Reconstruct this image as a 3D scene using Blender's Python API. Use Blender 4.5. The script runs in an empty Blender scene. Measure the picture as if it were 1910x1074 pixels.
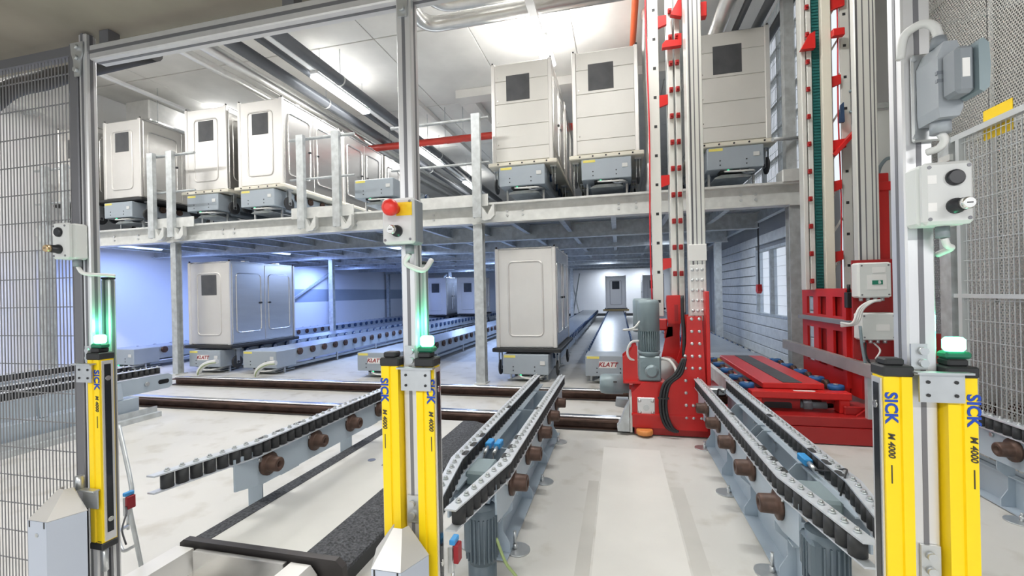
import bpy, bmesh, math, random
from mathutils import Vector, Matrix
random.seed(7)
S = bpy.context.scene
COL = S.collection
PI = math.pi

# ------------------------------------------------------------------ camera
CAM_H = 1.15
cd = bpy.data.cameras.new('camera'); cam = bpy.data.objects.new('camera', cd); COL.objects.link(cam)
cd.sensor_width = 36.0; cd.lens = 820.0 * 36.0 / 1910.0
cd.shift_y = (546.0 - 537.0) / 1910.0
cd.clip_start = 0.05; cd.clip_end = 200
yaw = math.radians(13.65); rol = math.radians(-1.2)
fw = Vector((-math.sin(yaw), math.cos(yaw), 0)); rt = Vector((math.cos(yaw), math.sin(yaw), 0)); up = Vector((0, 0, 1))
r2 = math.cos(rol) * rt + math.sin(rol) * up; u2 = -math.sin(rol) * rt + math.cos(rol) * up
cam.matrix_world = Matrix(((r2.x, u2.x, -fw.x, 0), (r2.y, u2.y, -fw.y, 0), (r2.z, u2.z, -fw.z, CAM_H), (0, 0, 0, 1)))
S.camera = cam

# ------------------------------------------------------------------ world, exposure
w = bpy.data.worlds.new('world'); S.world = w; w.use_nodes = True
bg = w.node_tree.nodes['Background']; bg.inputs[0].default_value = (0.86, 0.92, 1.0, 1); bg.inputs[1].default_value = 1.0
S.view_settings.view_transform = 'Standard'; S.view_settings.look = 'None'
S.view_settings.exposure = 0.08; S.view_settings.gamma = 1.0; S.view_settings.use_curve_mapping = False
LAMP_HALL = 80.0      # ceiling fixtures of the hall (W each)
LAMP_UNDER = 68.0     # cold tubes under the platform
LAMP_GATE = 27.0      # tubes in the passage the camera stands in

# ------------------------------------------------------------------ materials
MATS = {}
def mat(name, col, rough=0.5, metal=0.0, noise=0.0, scale=8.0, bump=0.0, emit=None, estr=0.0, stretch=None, spec=None, alpha=None):
    if name in MATS: return MATS[name]
    m = bpy.data.materials.new(name); m.use_nodes = True; nt = m.node_tree; b = nt.nodes['Principled BSDF']
    b.inputs['Base Color'].default_value = (*col, 1); b.inputs['Roughness'].default_value = rough; b.inputs['Metallic'].default_value = metal
    if spec is not None: b.inputs['Specular IOR Level'].default_value = spec
    if emit: b.inputs['Emission Color'].default_value = (*emit, 1); b.inputs['Emission Strength'].default_value = estr
    if alpha is not None: b.inputs['Alpha'].default_value = alpha
    if noise or bump:
        tc = nt.nodes.new('ShaderNodeTexCoord'); mp = nt.nodes.new('ShaderNodeMapping'); n = nt.nodes.new('ShaderNodeTexNoise')
        n.inputs['Scale'].default_value = scale; n.inputs['Detail'].default_value = 5
        if stretch: mp.inputs['Scale'].default_value = stretch
        nt.links.new(tc.outputs['Object'], mp.inputs[0]); nt.links.new(mp.outputs[0], n.inputs['Vector'])
        if noise:
            cr = nt.nodes.new('ShaderNodeValToRGB')
            cr.color_ramp.elements[0].position = 0.3; cr.color_ramp.elements[1].position = 0.7
            cr.color_ramp.elements[0].color = tuple(max(0, c * (1 - noise)) for c in col) + (1,)
            cr.color_ramp.elements[1].color = tuple(min(1, c * (1 + noise)) for c in col) + (1,)
            nt.links.new(n.outputs['Fac'], cr.inputs[0]); nt.links.new(cr.outputs[0], b.inputs['Base Color'])
        if bump:
            bp = nt.nodes.new('ShaderNodeBump'); bp.inputs['Strength'].default_value = bump; bp.inputs['Distance'].default_value = 0.02
            nt.links.new(n.outputs['Fac'], bp.inputs['Height']); nt.links.new(bp.outputs[0], b.inputs['Normal'])
    MATS[name] = m; return m

mat('concrete_ceiling', (0.74, 0.73, 0.70), 0.85, noise=0.10, scale=1.3, bump=0.05)
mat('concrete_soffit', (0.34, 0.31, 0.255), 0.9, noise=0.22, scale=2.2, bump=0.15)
mat('wall_paint', (0.80, 0.80, 0.80), 0.75, noise=0.03, scale=0.6)
mat('wall_grey', (0.30, 0.31, 0.32), 0.7, noise=0.08, scale=2)
mat('galv', (0.56, 0.59, 0.60), 0.48, 0.55, noise=0.16, scale=14)
mat('galv_light', (0.70, 0.71, 0.69), 0.5, 0.35, noise=0.10, scale=10)
mat('deck_galv', (0.36, 0.40, 0.45), 0.5, 0.5, noise=0.15, scale=6)
mat('stainless', (0.78, 0.77, 0.75), 0.27, 0.9, noise=0.05, scale=2.0, stretch=(1, 1, 6))
mat('stainless_front', (0.74, 0.725, 0.70), 0.42, 0.55, noise=0.04, scale=2.0)
mat('stainless_matt', (0.70, 0.69, 0.655), 0.5, 0.25, noise=0.04, scale=1.5)
mat('cream', (0.78, 0.74, 0.63), 0.55)
mat('black', (0.022, 0.023, 0.025), 0.55)
mat('rubber', (0.030, 0.031, 0.034), 0.6)
mat('slate', (0.075, 0.078, 0.085), 0.6, noise=0.25, scale=5)
mat('conv_grey', (0.37, 0.42, 0.47), 0.45, 0.1, noise=0.04, scale=3)
mat('conv_deck', (0.42, 0.45, 0.48), 0.32, 0.6, noise=0.08, scale=3, stretch=(6, 1, 1))
mat('paint_blue_grey', (0.40, 0.47, 0.54), 0.42, 0.1, noise=0.05, scale=4)
mat('strip_metal', (0.62, 0.65, 0.70), 0.4, 0.45, noise=0.06, scale=9)
mat('roller_blue', (0.035, 0.07, 0.15), 0.4, 0.2)
mat('roller_ring', (0.52, 0.56, 0.62), 0.4, 0.5)
mat('rust', (0.085, 0.048, 0.036), 0.5, 0.35, noise=0.35, scale=25)
mat('rail_rust', (0.105, 0.060, 0.045), 0.55, 0.3, noise=0.4, scale=9)
mat('rail_polish', (0.62, 0.63, 0.64), 0.25, 0.95)
mat('red', (0.62, 0.018, 0.016), 0.36, noise=0.08, scale=2.5)
mat('red_dark', (0.36, 0.013, 0.013), 0.38, noise=0.1, scale=2.5)
mat('red_pipe', (0.55, 0.05, 0.035), 0.4)
mat('orange_pipe', (0.75, 0.14, 0.05), 0.45)
mat('mast_alu', (0.74, 0.74, 0.70), 0.4, 0.25, noise=0.03, scale=2)
mat('alu', (0.72, 0.72, 0.73), 0.36, 0.6, noise=0.03, scale=3, stretch=(10, 10, 1))
mat('alu_dark', (0.20, 0.20, 0.215), 0.45, 0.5)
mat('motor', (0.235, 0.30, 0.325), 0.42, 0.1)
mat('motor_dark', (0.115, 0.15, 0.18), 0.45, 0.1)
mat('yellow', (0.93, 0.66, 0.005), 0.42)
mat('yellow_sign', (0.90, 0.62, 0.02), 0.5)
mat('sticker', (0.80, 0.70, 0.16), 0.5)
mat('lens_dark', (0.016, 0.018, 0.022), 0.12)
mat('blue_ink', (0.01, 0.06, 0.42), 0.5)
mat('dark_ink', (0.05, 0.045, 0.03), 0.5)
mat('red_ink', (0.30, 0.012, 0.02), 0.5)
mat('plate_white', (0.85, 0.84, 0.82), 0.5)
mat('box_grey', (0.66, 0.67, 0.66), 0.5)
mat('box_shell', (0.72, 0.74, 0.72), 0.5)
mat('conn_grey', (0.24, 0.265, 0.29), 0.5)
mat('conn_light', (0.36, 0.39, 0.42), 0.5)
mat('button_black', (0.02, 0.021, 0.026), 0.35)
mat('mushroom_red', (0.78, 0.035, 0.025), 0.35)
mat('chrome', (0.8, 0.79, 0.76), 0.2, 1.0)
mat('zinc', (0.60, 0.62, 0.63), 0.35, 0.8, noise=0.08, scale=20)
mat('brass', (0.72, 0.52, 0.30), 0.3, 0.9)
mat('guard_paint', (0.49, 0.535, 0.62), 0.45, 0.15)
mat('green_lamp', (0.1, 0.9, 0.5), 0.3, emit=(0.12, 1.0, 0.5), estr=9.0)
mat('green_led', (0.05, 0.6, 0.3), 0.3, emit=(0.05, 0.8, 0.35), estr=1.5)
mat('green_dark', (0.015, 0.16, 0.09), 0.4)
mat('belt_green', (0.006, 0.12, 0.115), 0.6)
mat('lens_white', (0.95, 0.97, 1.0), 0.5, emit=(0.93, 0.97, 1.0), estr=7.0)
mat('lens_cold', (0.8, 0.87, 1.0), 0.5, emit=(0.55, 0.70, 1.0), estr=1.8)
mat('pipe_grey', (0.13, 0.14, 0.155), 0.4, 0.2)
mat('foil', (0.80, 0.80, 0.79), 0.28, 0.85, noise=0.06, scale=9, bump=0.12)
mat('white_tray', (0.86, 0.87, 0.88), 0.45)
mat('cable_white', (0.72, 0.72, 0.70), 0.5)
mat('cable_black', (0.025, 0.025, 0.028), 0.5)
mat('cable_green', (0.33, 0.42, 0.18), 0.5)
mat('cable_red', (0.65, 0.02, 0.03), 0.45)
mat('sensor_blue', (0.04, 0.28, 0.62), 0.4)
mat('tread_blue', (0.02, 0.12, 0.34), 0.45)
mat('orange_wheel', (0.72, 0.27, 0.07), 0.45)
mat('slab', (0.58, 0.575, 0.545), 0.75, noise=0.06, scale=2.2)
mat('granule', (0.065, 0.068, 0.075), 0.85, noise=0.75, scale=95, bump=0.5)
mat('dark_steel', (0.055, 0.05, 0.05), 0.45, 0.5)
mat('wire', (0.30, 0.30, 0.31), 0.45, 0.5)
mat('wire_light', (0.66, 0.69, 0.70), 0.45, 0.4)
mat('green_logo', (0.01, 0.20, 0.12), 0.5)
mat('wood', (0.45, 0.33, 0.15), 0.6)
mat('milky', (0.80, 0.86, 0.95), 0.4, alpha=0.2)
mat('pane', (0.75, 0.85, 0.95), 0.08, alpha=0.25)
MATS['green_lamp'].node_tree.nodes['Principled BSDF'].inputs['Base Color'].default_value = (0.3, 1, 0.7, 1)

def floor_material():
    m = bpy.data.materials.new('floor_concrete'); m.use_nodes = True; nt = m.node_tree; b = nt.nodes['Principled BSDF']
    tc = nt.nodes.new('ShaderNodeTexCoord')
    n1 = nt.nodes.new('ShaderNodeTexNoise'); n1.inputs['Scale'].default_value = 0.9; n1.inputs['Detail'].default_value = 6
    n2 = nt.nodes.new('ShaderNodeTexNoise'); n2.inputs['Scale'].default_value = 5.5; n2.inputs['Detail'].default_value = 8
    nt.links.new(tc.outputs['Object'], n1.inputs['Vector']); nt.links.new(tc.outputs['Object'], n2.inputs['Vector'])
    r1 = nt.nodes.new('ShaderNodeValToRGB'); r1.color_ramp.elements[0].position = 0.3; r1.color_ramp.elements[1].position = 0.72
    r1.color_ramp.elements[0].color = (0.53, 0.525, 0.50, 1); r1.color_ramp.elements[1].color = (0.63, 0.62, 0.59, 1)
    r2_ = nt.nodes.new('ShaderNodeValToRGB'); r2_.color_ramp.elements[0].position = 0.24; r2_.color_ramp.elements[1].position = 0.47
    r2_.color_ramp.elements[0].color = (0.62, 0.58, 0.50, 1); r2_.color_ramp.elements[1].color = (1, 1, 1, 1)
    nt.links.new(n1.outputs['Fac'], r1.inputs[0]); nt.links.new(n2.outputs['Fac'], r2_.inputs[0])
    mx = nt.nodes.new('ShaderNodeMix'); mx.data_type = 'RGBA'; mx.blend_type = 'MULTIPLY'; mx.inputs[0].default_value = 0.6
    nt.links.new(r1.outputs[0], mx.inputs[6]); nt.links.new(r2_.outputs[0], mx.inputs[7])
    nt.links.new(mx.outputs[2], b.inputs['Base Color']); b.inputs['Roughness'].default_value = 0.55
    MATS['floor_concrete'] = m
floor_material()

def perforated_material(name, col, pitch, frac):
    # sheet metal with round holes punched in staggered rows (holes of a few millimetres: below modelling size)
    m = bpy.data.materials.new(name); m.use_nodes = True; nt = m.node_tree; b = nt.nodes['Principled BSDF']
    b.inputs['Base Color'].default_value = (*col, 1); b.inputs['Roughness'].default_value = 0.5; b.inputs['Metallic'].default_value = 0.2
    tc = nt.nodes.new('ShaderNodeTexCoord'); sep = nt.nodes.new('ShaderNodeSeparateXYZ'); nt.links.new(tc.outputs['Object'], sep.inputs[0])
    def M(op, a, bb=None):
        n = nt.nodes.new('ShaderNodeMath'); n.operation = op
        for i, v in enumerate((a, bb)):
            if v is None: continue
            if isinstance(v, (int, float)): n.inputs[i].default_value = v
            else: nt.links.new(v, n.inputs[i])
        return n.outputs[0]
    v = M('DIVIDE', sep.outputs['Z'], pitch * 0.866); row = M('FLOOR', v); fv = M('SUBTRACT', M('FRACT', v), 0.5)
    off = M('MULTIPLY', M('MODULO', row, 2.0), 0.5)
    u = M('ADD', M('DIVIDE', sep.outputs['Y'], pitch), off); fu = M('SUBTRACT', M('FRACT', u), 0.5)
    fvs = M('MULTIPLY', fv, 0.866)
    d = M('SQRT', M('ADD', M('MULTIPLY', fu, fu), M('MULTIPLY', fvs, fvs)))
    solid = M('GREATER_THAN', d, frac)
    nt.links.new(solid, b.inputs['Alpha']); MATS[name] = m
perforated_material('perforated', (0.50, 0.50, 0.47), 0.022, 0.33)

# ------------------------------------------------------------------ mesh builder
ORG = {}
class MB:
    def __init__(s): s.v = []; s.f = []; s.sm = []
    def add(s, vs, fs, smooth=False):
        o = len(s.v); s.v += [tuple(p) for p in vs]
        for f in fs: s.f.append(tuple(i + o for i in f)); s.sm.append(smooth)
        return s
    def box(s, x0, x1, y0, y1, z0, z1, bev=0.0):
        x0, x1 = min(x0, x1), max(x0, x1); y0, y1 = min(y0, y1), max(y0, y1); z0, z1 = min(z0, z1), max(z0, z1)
        if bev <= 0:
            vs = [(x, y, z) for x in (x0, x1) for y in (y0, y1) for z in (z0, z1)]
            return s.add(vs, [(0, 1, 3, 2), (4, 6, 7, 5), (0, 4, 5, 1), (2, 3, 7, 6), (0, 2, 6, 4), (1, 5, 7, 3)])
        bev = min(bev, (x1 - x0) * .49, (y1 - y0) * .49, (z1 - z0) * .49)
        vs = []; idx = {}
        lo = (x0, y0, z0); hi = (x1, y1, z1)
        for c in range(8):
            sg = [(c >> k) & 1 for k in range(3)]
            for a in range(3):
                p = []
                for k in range(3):
                    e = hi[k] if sg[k] else lo[k]
                    if k != a: e += -bev if sg[k] else bev
                    p.append(e)
                idx[(c, a)] = len(vs); vs.append(p)
        fs = []
        for a in range(3):
            b, c = [k for k in range(3) if k != a]
            for sv in (0, 1):
                base = sv << a
                fs.append([idx[(base, a)], idx[(base | 1 << b, a)], idx[(base | 1 << b | 1 << c, a)], idx[(base | 1 << c, a)]])
            for sb in (0, 1):
                for sc in (0, 1):
                    c0 = sb << b | sc << c; c1 = c0 | 1 << a
                    fs.append([idx[(c0, b)], idx[(c1, b)], idx[(c1, c)], idx[(c0, c)]])
        for c in range(8): fs.append([idx[(c, 0)], idx[(c, 1)], idx[(c, 2)]])
        return s.add(vs, fs)
    def cbox(s, c, d, bev=0.0):
        return s.box(c[0] - d[0] / 2, c[0] + d[0] / 2, c[1] - d[1] / 2, c[1] + d[1] / 2, c[2] - d[2] / 2, c[2] + d[2] / 2, bev)
    def lathe(s, p0, ax, prof, n=16):
        # prof: list of (distance along axis, radius)
        p0 = Vector(p0); ax = Vector(ax).normalized()
        t = Vector((0, 0, 1)) if abs(ax.z) < .9 else Vector((1, 0, 0))
        a = ax.cross(t).normalized(); b = ax.cross(a)
        vs = []; fs = []
        for d, r in prof:
            for i in range(n):
                th = 2 * PI * i / n
                vs.append(p0 + ax * d + (a * math.cos(th) + b * math.sin(th)) * r)
        for k in range(len(prof) - 1):
            for i in range(n):
                j = (i + 1) % n
                fs.append((k * n + i, k * n + j, (k + 1) * n + j, (k + 1) * n + i))
        o = len(s.v); s.add(vs, fs, True)
        s.f.append(tuple(o + i for i in range(n))); s.sm.append(False)
        s.f.append(tuple(o + (len(prof) - 1) * n + i for i in range(n))); s.sm.append(False)
        return s
    def cyl(s, p0, p1, r, n=14, r1=None):
        d = Vector(p1) - Vector(p0)
        return s.lathe(p0, d, [(0, r), (d.length, r if r1 is None else r1)], n)
    def tube(s, pts, r, n=8, closed=False):
        pts = [Vector(p) for p in pts]; vs = []; fs = []
        if not closed and 3 <= len(pts) < 8:      # cables and hoses bend smoothly
            q = [pts[0] * 2 - pts[1]] + pts + [pts[-1] * 2 - pts[-2]]; out = []
            for i in range(1, len(q) - 2):
                for k in range(5):
                    u = k / 5.0; a_, b_, c_, d_ = q[i - 1], q[i], q[i + 1], q[i + 2]
                    out.append(0.5 * (2 * b_ + (c_ - a_) * u + (2 * a_ - 5 * b_ + 4 * c_ - d_) * u * u + (3 * b_ - a_ - 3 * c_ + d_) * u ** 3))
            pts = out + [pts[-1]]
        m = len(pts)
        prev = None
        for i, p in enumerate(pts):
            if closed: d = pts[(i + 1) % m] - pts[i - 1]
            else: d = pts[min(i + 1, m - 1)] - pts[max(i - 1, 0)]
            d.normalize()
            if prev is None:
                t = Vector((0, 0, 1)) if abs(d.z) < .9 else Vector((1, 0, 0)); a = d.cross(t).normalized()
            else: a = (prev - d * prev.dot(d)).normalized()
            prev = a; b = d.cross(a)
            for k in range(n):
                th = 2 * PI * k / n; vs.append(p + (a * math.cos(th) + b * math.sin(th)) * r)
        for i in range(m if closed else m - 1):
            j = (i + 1) % m
            for k in range(n):
                l = (k + 1) % n; fs.append((i * n + k, i * n + l, j * n + l, j * n + k))
        o = len(s.v); s.add(vs, fs, True)
        if not closed:
            s.f.append(tuple(o + k for k in range(n))); s.sm.append(False)
            s.f.append(tuple(o + (m - 1) * n + k for k in range(n))); s.sm.append(False)
        return s
    def prism(s, poly, axis, a, b):
        n = len(poly); vs = []
        for t in (a, b):
            for p, q in poly:
                vs.append({'x': (t, p, q), 'y': (p, t, q), 'z': (p, q, t)}[axis])
        fs = [tuple(range(n)), tuple(range(n, 2 * n))] + [(i, (i + 1) % n, n + (i + 1) % n, n + i) for i in range(n)]
        return s.add(vs, fs)
    def bar(s, p0, p1, wd, ht, upv=(0, 0, 1)):
        p0 = Vector(p0); p1 = Vector(p1); d = (p1 - p0).normalized(); u = Vector(upv)
        a = d.cross(u).normalized(); b = a.cross(d)
        vs = [p + a * sx * wd / 2 + b * sz * ht / 2 for p in (p0, p1) for sx in (-1, 1) for sz in (-1, 1)]
        return s.add(vs, [(0, 1, 3, 2), (4, 6, 7, 5), (0, 4, 5, 1), (2, 3, 7, 6), (0, 2, 6, 4), (1, 5, 7, 3)])
    def ibeam(s, axis, a, b, c, z0, z1, wd, tf=0.015, tw=0.010):
        # I section along axis, centred at c on the other horizontal axis
        poly = [(c - wd / 2, z0), (c + wd / 2, z0), (c + wd / 2, z0 + tf), (c + tw / 2, z0 + tf), (c + tw / 2, z1 - tf), (c + wd / 2, z1 - tf),
                (c + wd / 2, z1), (c - wd / 2, z1), (c - wd / 2, z1 - tf), (c - tw / 2, z1 - tf), (c - tw / 2, z0 + tf), (c - wd / 2, z0 + tf)]
        return s.prism(poly, axis, a, b)
    def mesh(s, name, m):
        me = bpy.data.meshes.new(name); me.from_pydata(s.v, [], s.f)
        me.polygons.foreach_set('use_smooth', s.sm)
        bm = bmesh.new(); bm.from_mesh(me); bmesh.ops.recalc_face_normals(bm, faces=bm.faces); bm.to_mesh(me); bm.free()
        me.materials.append(MATS[m]); return me
    def build(s, name, m, parent=None):
        me = s.mesh(name, m); o = bpy.data.objects.new(name, me); COL.objects.link(o)
        if parent is not None:
            o.parent = parent; org = ORG.get(parent.name, Vector()); ORG[o.name] = org
            me.transform(Matrix.Translation(-org))
        return o

def thing(name, label, cat, loc=(0, 0, 0), group=None):
    o = bpy.data.objects.new(name, None); COL.objects.link(o); o.location = loc; o.empty_display_size = 0.1
    ORG[o.name] = Vector(loc); tag(o, label, cat, group); return o
def tag(o, label=None, cat=None, group=None, kind=None):
    if label: o['label'] = label
    if cat: o['category'] = cat
    if group: o['group'] = group
    if kind: o['kind'] = kind
    return o
def struct(name, mb, m, parent=None):
    o = mb.build(name, m, parent)
    if parent is None: o['kind'] = 'structure'
    return o
def inst(me, name, loc, parent, rot=None):
    o = bpy.data.objects.new(name, me); COL.objects.link(o); o.parent = parent
    org = ORG.get(parent.name, Vector()); o.location = Vector(loc) - org; ORG[o.name] = org
    if rot: o.rotation_euler = rot
    return o
def children_of():
    d = {}
    for o in COL.objects:
        if o.parent: d.setdefault(o.parent.name, []).append(o)
    return d
def copy_tree(root, loc, label, group=None, skip=()):
    ch = children_of()
    r = root.copy(); COL.objects.link(r); r.location = loc; r['label'] = label; ORG[r.name] = Vector(loc)
    if group: r['group'] = group
    def rec(o, n):
        for c in ch.get(o.name, []):
            if c.name.split('.')[0] in skip: continue
            k = c.copy(); COL.objects.link(k); k.parent = n; ORG[k.name] = Vector(loc); rec(c, k)
    rec(root, r); return r
def text_mesh(body, size, m, bold=0.0, shear=0.0, depth=0.0006):
    cu = bpy.data.curves.new('txt', 'FONT'); cu.body = body; cu.size = size; cu.offset = bold; cu.shear = shear; cu.extrude = depth
    cu.align_x = 'CENTER'; cu.align_y = 'CENTER'; cu.resolution_u = 3
    o = bpy.data.objects.new('txt', cu); COL.objects.link(o)
    dg = bpy.context.evaluated_depsgraph_get(); me = bpy.data.meshes.new_from_object(o.evaluated_get(dg))
    bpy.data.objects.remove(o); bpy.data.curves.remove(cu); me.materials.clear(); me.materials.append(MATS[m]); me.name = 'lettering'
    return me

# a lamp mesh plus its own light
def area_light(name, loc, sx, sy, power, col, parent, rot=(0, 0, 0)):
    l = bpy.data.lights.new(name, 'AREA'); l.shape = 'RECTANGLE'; l.size = sx; l.size_y = sy; l.energy = power; l.color = col
    o = bpy.data.objects.new(name, l); COL.objects.link(o); o.parent = parent
    o.location = Vector(loc) - ORG.get(parent.name, Vector()); o.rotation_euler = rot
    return o

# ================================================================== STRUCTURE
ZC = 5.1; XL = -9.6; YB = 20.6; XR = 2.35; PZ0 = 2.04; PZ1 = 2.28
fl = struct('floor', MB().box(-12, 6, -3, YB + .3, -0.2, 0), 'floor_concrete')
ce = struct('ceiling', MB().box(XL - .2, 2.5, 0.9, YB + .3, ZC + .033, ZC + .25).box(2.5, 5.4, 0.9, 5.7, ZC + .033, ZC + .25), 'concrete_ceiling')
pan = MB().box(-.745, .745, -1.24, 1.24, 0, .032, 0.006).mesh('ceiling_panel', 'concrete_ceiling')
for i in range(10):
    for j in range(8):
        if i >= 8 and j > 1: continue
        inst(pan, 'panel', (XL + .76 + i * 1.5, 2.35 + j * 2.5, ZC), ce)
# a dropped field and ribs in the ceiling over the right-hand lanes
tr = struct('trim_1', MB().box(-3.0, 1.0, 8.05, 8.35, ZC - .16, ZC - .004).box(-3.0, -2.7, 8.36, 14, ZC - .16, ZC - .004), 'concrete_ceiling')
struct('trim_2', MB().box(-4.0, -3.85, 7.6, 14, ZC - .1, ZC - .004), 'concrete_ceiling')
so = struct('wall_front', MB().box(-12, 5.4, 1.02, 1.2, 2.03, ZC + .2).box(-12, 5.4, -3, 1.02, 2.03, 2.3), 'concrete_soffit')
struct('trim_3', MB().box(-1.236, -1.230, -3, 1.02, 2.026, 2.034), 'black')
struct('wall_left', MB().box(XL - .2, XL, -3, YB, 0, ZC + .1), 'wall_paint')
struct('trim_4', MB().box(XL - .001, XL + .006, 11.0, YB, 1.0, 1.4), 'conv_grey')  # painted band: bluish shade between strips of light through a gap
struct('wall_back', MB().box(XL, 2.5, YB, YB + .2, 0, ZC + .1), 'wall_paint')
struct('baseboard_back', MB().box(XL, XR, YB - .02, YB, 0, .12), 'black')
struct('wall_outer', MB().box(4.6, 4.8, -3, 5.7, 0, ZC + .1), 'wall_grey')
struct('wall_return', MB().box(2.48, 4.6, 5.62, 5.7, 0, ZC + .1), 'wall_paint')
# right wall of the store: horizontal boards with an opening
wr = struct('wall_right', MB().box(XR + .06, XR + .12, 5.75, 7.0, 0, 2.3).box(XR + .06, XR + .12, 8.55, YB, 0, 2.3).box(XR + .06, XR + .12, 7.0, 8.55, 0, .68).box(XR + .06, XR + .12, 7.0, 8.55, 1.8, 2.3).box(XR + .06, XR + .12, 12, YB, 2.3, ZC + .03), 'wall_grey')
def planks(z0, z1, step, y0, y1, hole=None):
    n = int((z1 - z0) / step + .5)
    for i in range(n):
        a = z0 + i * step; segs = [(y0, y1)]
        if hole and a + step > hole[2] + .02 and a < hole[3] - .02: segs = [(y0, hole[0]), (hole[1], y1)]
        for s0, s1 in segs:
            MB().box(XR, XR + .06, s0, s1, a + .006, a + step - .006, .006).build('plank', 'galv_light', wr)
planks(0, 2.0, .17, 5.75, 12.0, (7.0, 8.55, .68, 1.8))
for k in range(7):
    for j in range(4): MB().box(XR + .02, XR + .03, 5.77 + j * 1.56, 7.29 + j * 1.56, 2.32 + k * .4, 2.68 + k * .4).build('backlit_panel', 'milky', wr)  # lit wall panels, made see-through so the sky brightens them
for k in range(8): MB().box(XR, XR + .06, 5.75, 12, 2.28 + k * .4, 2.32 + k * .4).build('transom', 'galv_light', wr)
for j in range(5): MB().box(XR, XR + .06, 5.73 + j * 1.56, 5.77 + j * 1.56, 2.32, ZC).build('mullion', 'galv_light', wr)
win = thing('window_1', None, None, (XR + .03, 7.77, .68)); win['kind'] = 'structure'
MB().box(XR, XR + .1, 7.0, 7.05, .68, 1.8).box(XR, XR + .1, 8.5, 8.55, .68, 1.8).box(XR, XR + .1, 7.05, 8.5, .68, .72).box(XR, XR + .1, 7.05, 8.5, 1.76, 1.8).box(XR, XR + .1, 7.78, 7.83, .72, 1.76).build('window_frame', 'galv', win)
for a, b in ((7.05, 7.78), (7.83, 8.5)): MB().box(XR + .05, XR + .055, a, b, .72, 1.76).build('pane', 'pane', win)
for k in range(6): MB().box(XR + .02, XR + .026, 7.05, 8.5, .87 + k * .15, .873 + k * .15).build('bar', 'wire', win)
# lit sky beyond the opening is the world itself: the outer wall stops short to let it shine in
struct('trim_5', MB().box(-4.50, -4.44, -2.9, 3.42, 0, .045).box(-4.50, -4.495, -2.9, 3.42, .04, .10), 'galv')
# wear bands and ground joints of the floor (thin screed strips)
mat('screed', (0.50, 0.49, 0.46), 0.6, noise=0.08, scale=3)
mat('screed_light', (0.66, 0.65, 0.62), 0.5, noise=0.05, scale=3)
for k, (a, b) in enumerate(((-0.20, -0.14), (0.27, 0.34))): struct('trim_%d' % (6 + k), MB().box(a, b, 1.2, 2.7, 0, .0015), 'screed')
struct('trim_8', MB().box(-.13, .26, 1.0, 3.3, 0, .001), 'screed_light')

# ================================================================== RAILS
for y, lab in ((3.75, 'brown steel floor rail nearest the light curtains, running across the aisle'), (4.76, 'brown steel floor rail farther back, just before the storage lanes')):
    t = thing('floor_rail', lab, 'rail', (-2.6, y, 0))
    MB().ibeam('x', -5.9, 4.4, y, 0, .085, .15, .014, .03).build('rail_body', 'rail_rust', t)
    MB().box(-5.9, 4.4, y - .035, y + .035, .0855, .105, .006).build('rail_head', 'rail_polish', t)
    cm = MB().box(-.05, .05, -.03, .03, 0, .02, .006).cyl((0, 0, .02), (0, 0, .04), .012, 6).mesh('rail_clip', 'zinc')
    for k in range(12): inst(cm, 'clip', (-4.9 + k * .42, y + .115, 0), t)
    MB().box(-5.9, 4.4, y - .085, y - .0755, 0, .014).build('seal_strip', 'dark_steel', t)

# ================================================================== PLATFORM
pf = thing('storage_platform', 'galvanised steel platform carrying the upper row of containers', 'platform', (-4, 5.4, 0))
MB().ibeam('x', XL + .02, 2.05, 5.4, PZ0, PZ1, .16, .016, .012).build('front_beam', 'galv_light', pf)
MB().box(XL + .02, 2.05, 5.316, 5.3199, PZ1 - .012, PZ1 + .012).build('edge_strip', 'galv_light', pf)
MB().box(XL + .02, 2.10, 5.48, YB - .02, PZ1, PZ1 + .03).build('deck', 'deck_galv', pf)
bolt = MB().cyl((0, 0, 0), (0, -.012, 0), .016, 8).mesh('beam_bolt', 'zinc')
for bx in (-8.9, -7.9, -7.4, -5.75, -5.55, -3.5, -2.6, -2.35, -1.35, -1.15, .02, .22, 1.35, 1.5):
    for bz in (2.13, 2.19): inst(bolt, 'bolt', (bx, 5.394, bz), pf)
for y in (7.3, 9.2, 11.1, 13, 14.9, 16.8, 18.7):
    MB().ibeam('x', XL + .02, 2.05, y, PZ0 + .0, PZ1 - .001, .14).build('cross_beam', 'galv', pf)
for k in range(17):
    x = XL + .45 + k * .7
    MB().ibeam('y', 5.50, YB - .05, x, PZ1 - .15, PZ1 - .002, .07, .01, .008).build('joist', 'galv', pf)
for k in range(26):
    MB().box(XL + .05, 2.05, 5.75 + k * .55, 5.79 + k * .55, PZ1 - .03, PZ1 - .0015).build('deck_rib', 'galv', pf)
cols = {}
for y in (5.4, 9.2, 13, 16.8):
    for x in (-9.45, -6.66, -1.73, 1.87):
        c = MB(); s_ = .05 if x == -6.66 else .06
        c.box(x - s_, x + s_, y - s_, y - s_ + .012, 0.012, PZ0).box(x - s_, x + s_, y + s_ - .012, y + s_, 0.012, PZ0).box(x - .005, x + .005, y - s_ + .012, y + s_ - .012, 0.012, PZ0)
        o = c.build('column', 'galv', pf)
        MB().box(x - s_ - .015, x + s_ + .015, y - .1, y + .1, 0, .012).box(x - .06, x + .06, y - .09, y + .09, PZ0 - .012, PZ0 - .0005).build('end_plate', 'galv_light', o)
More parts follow.
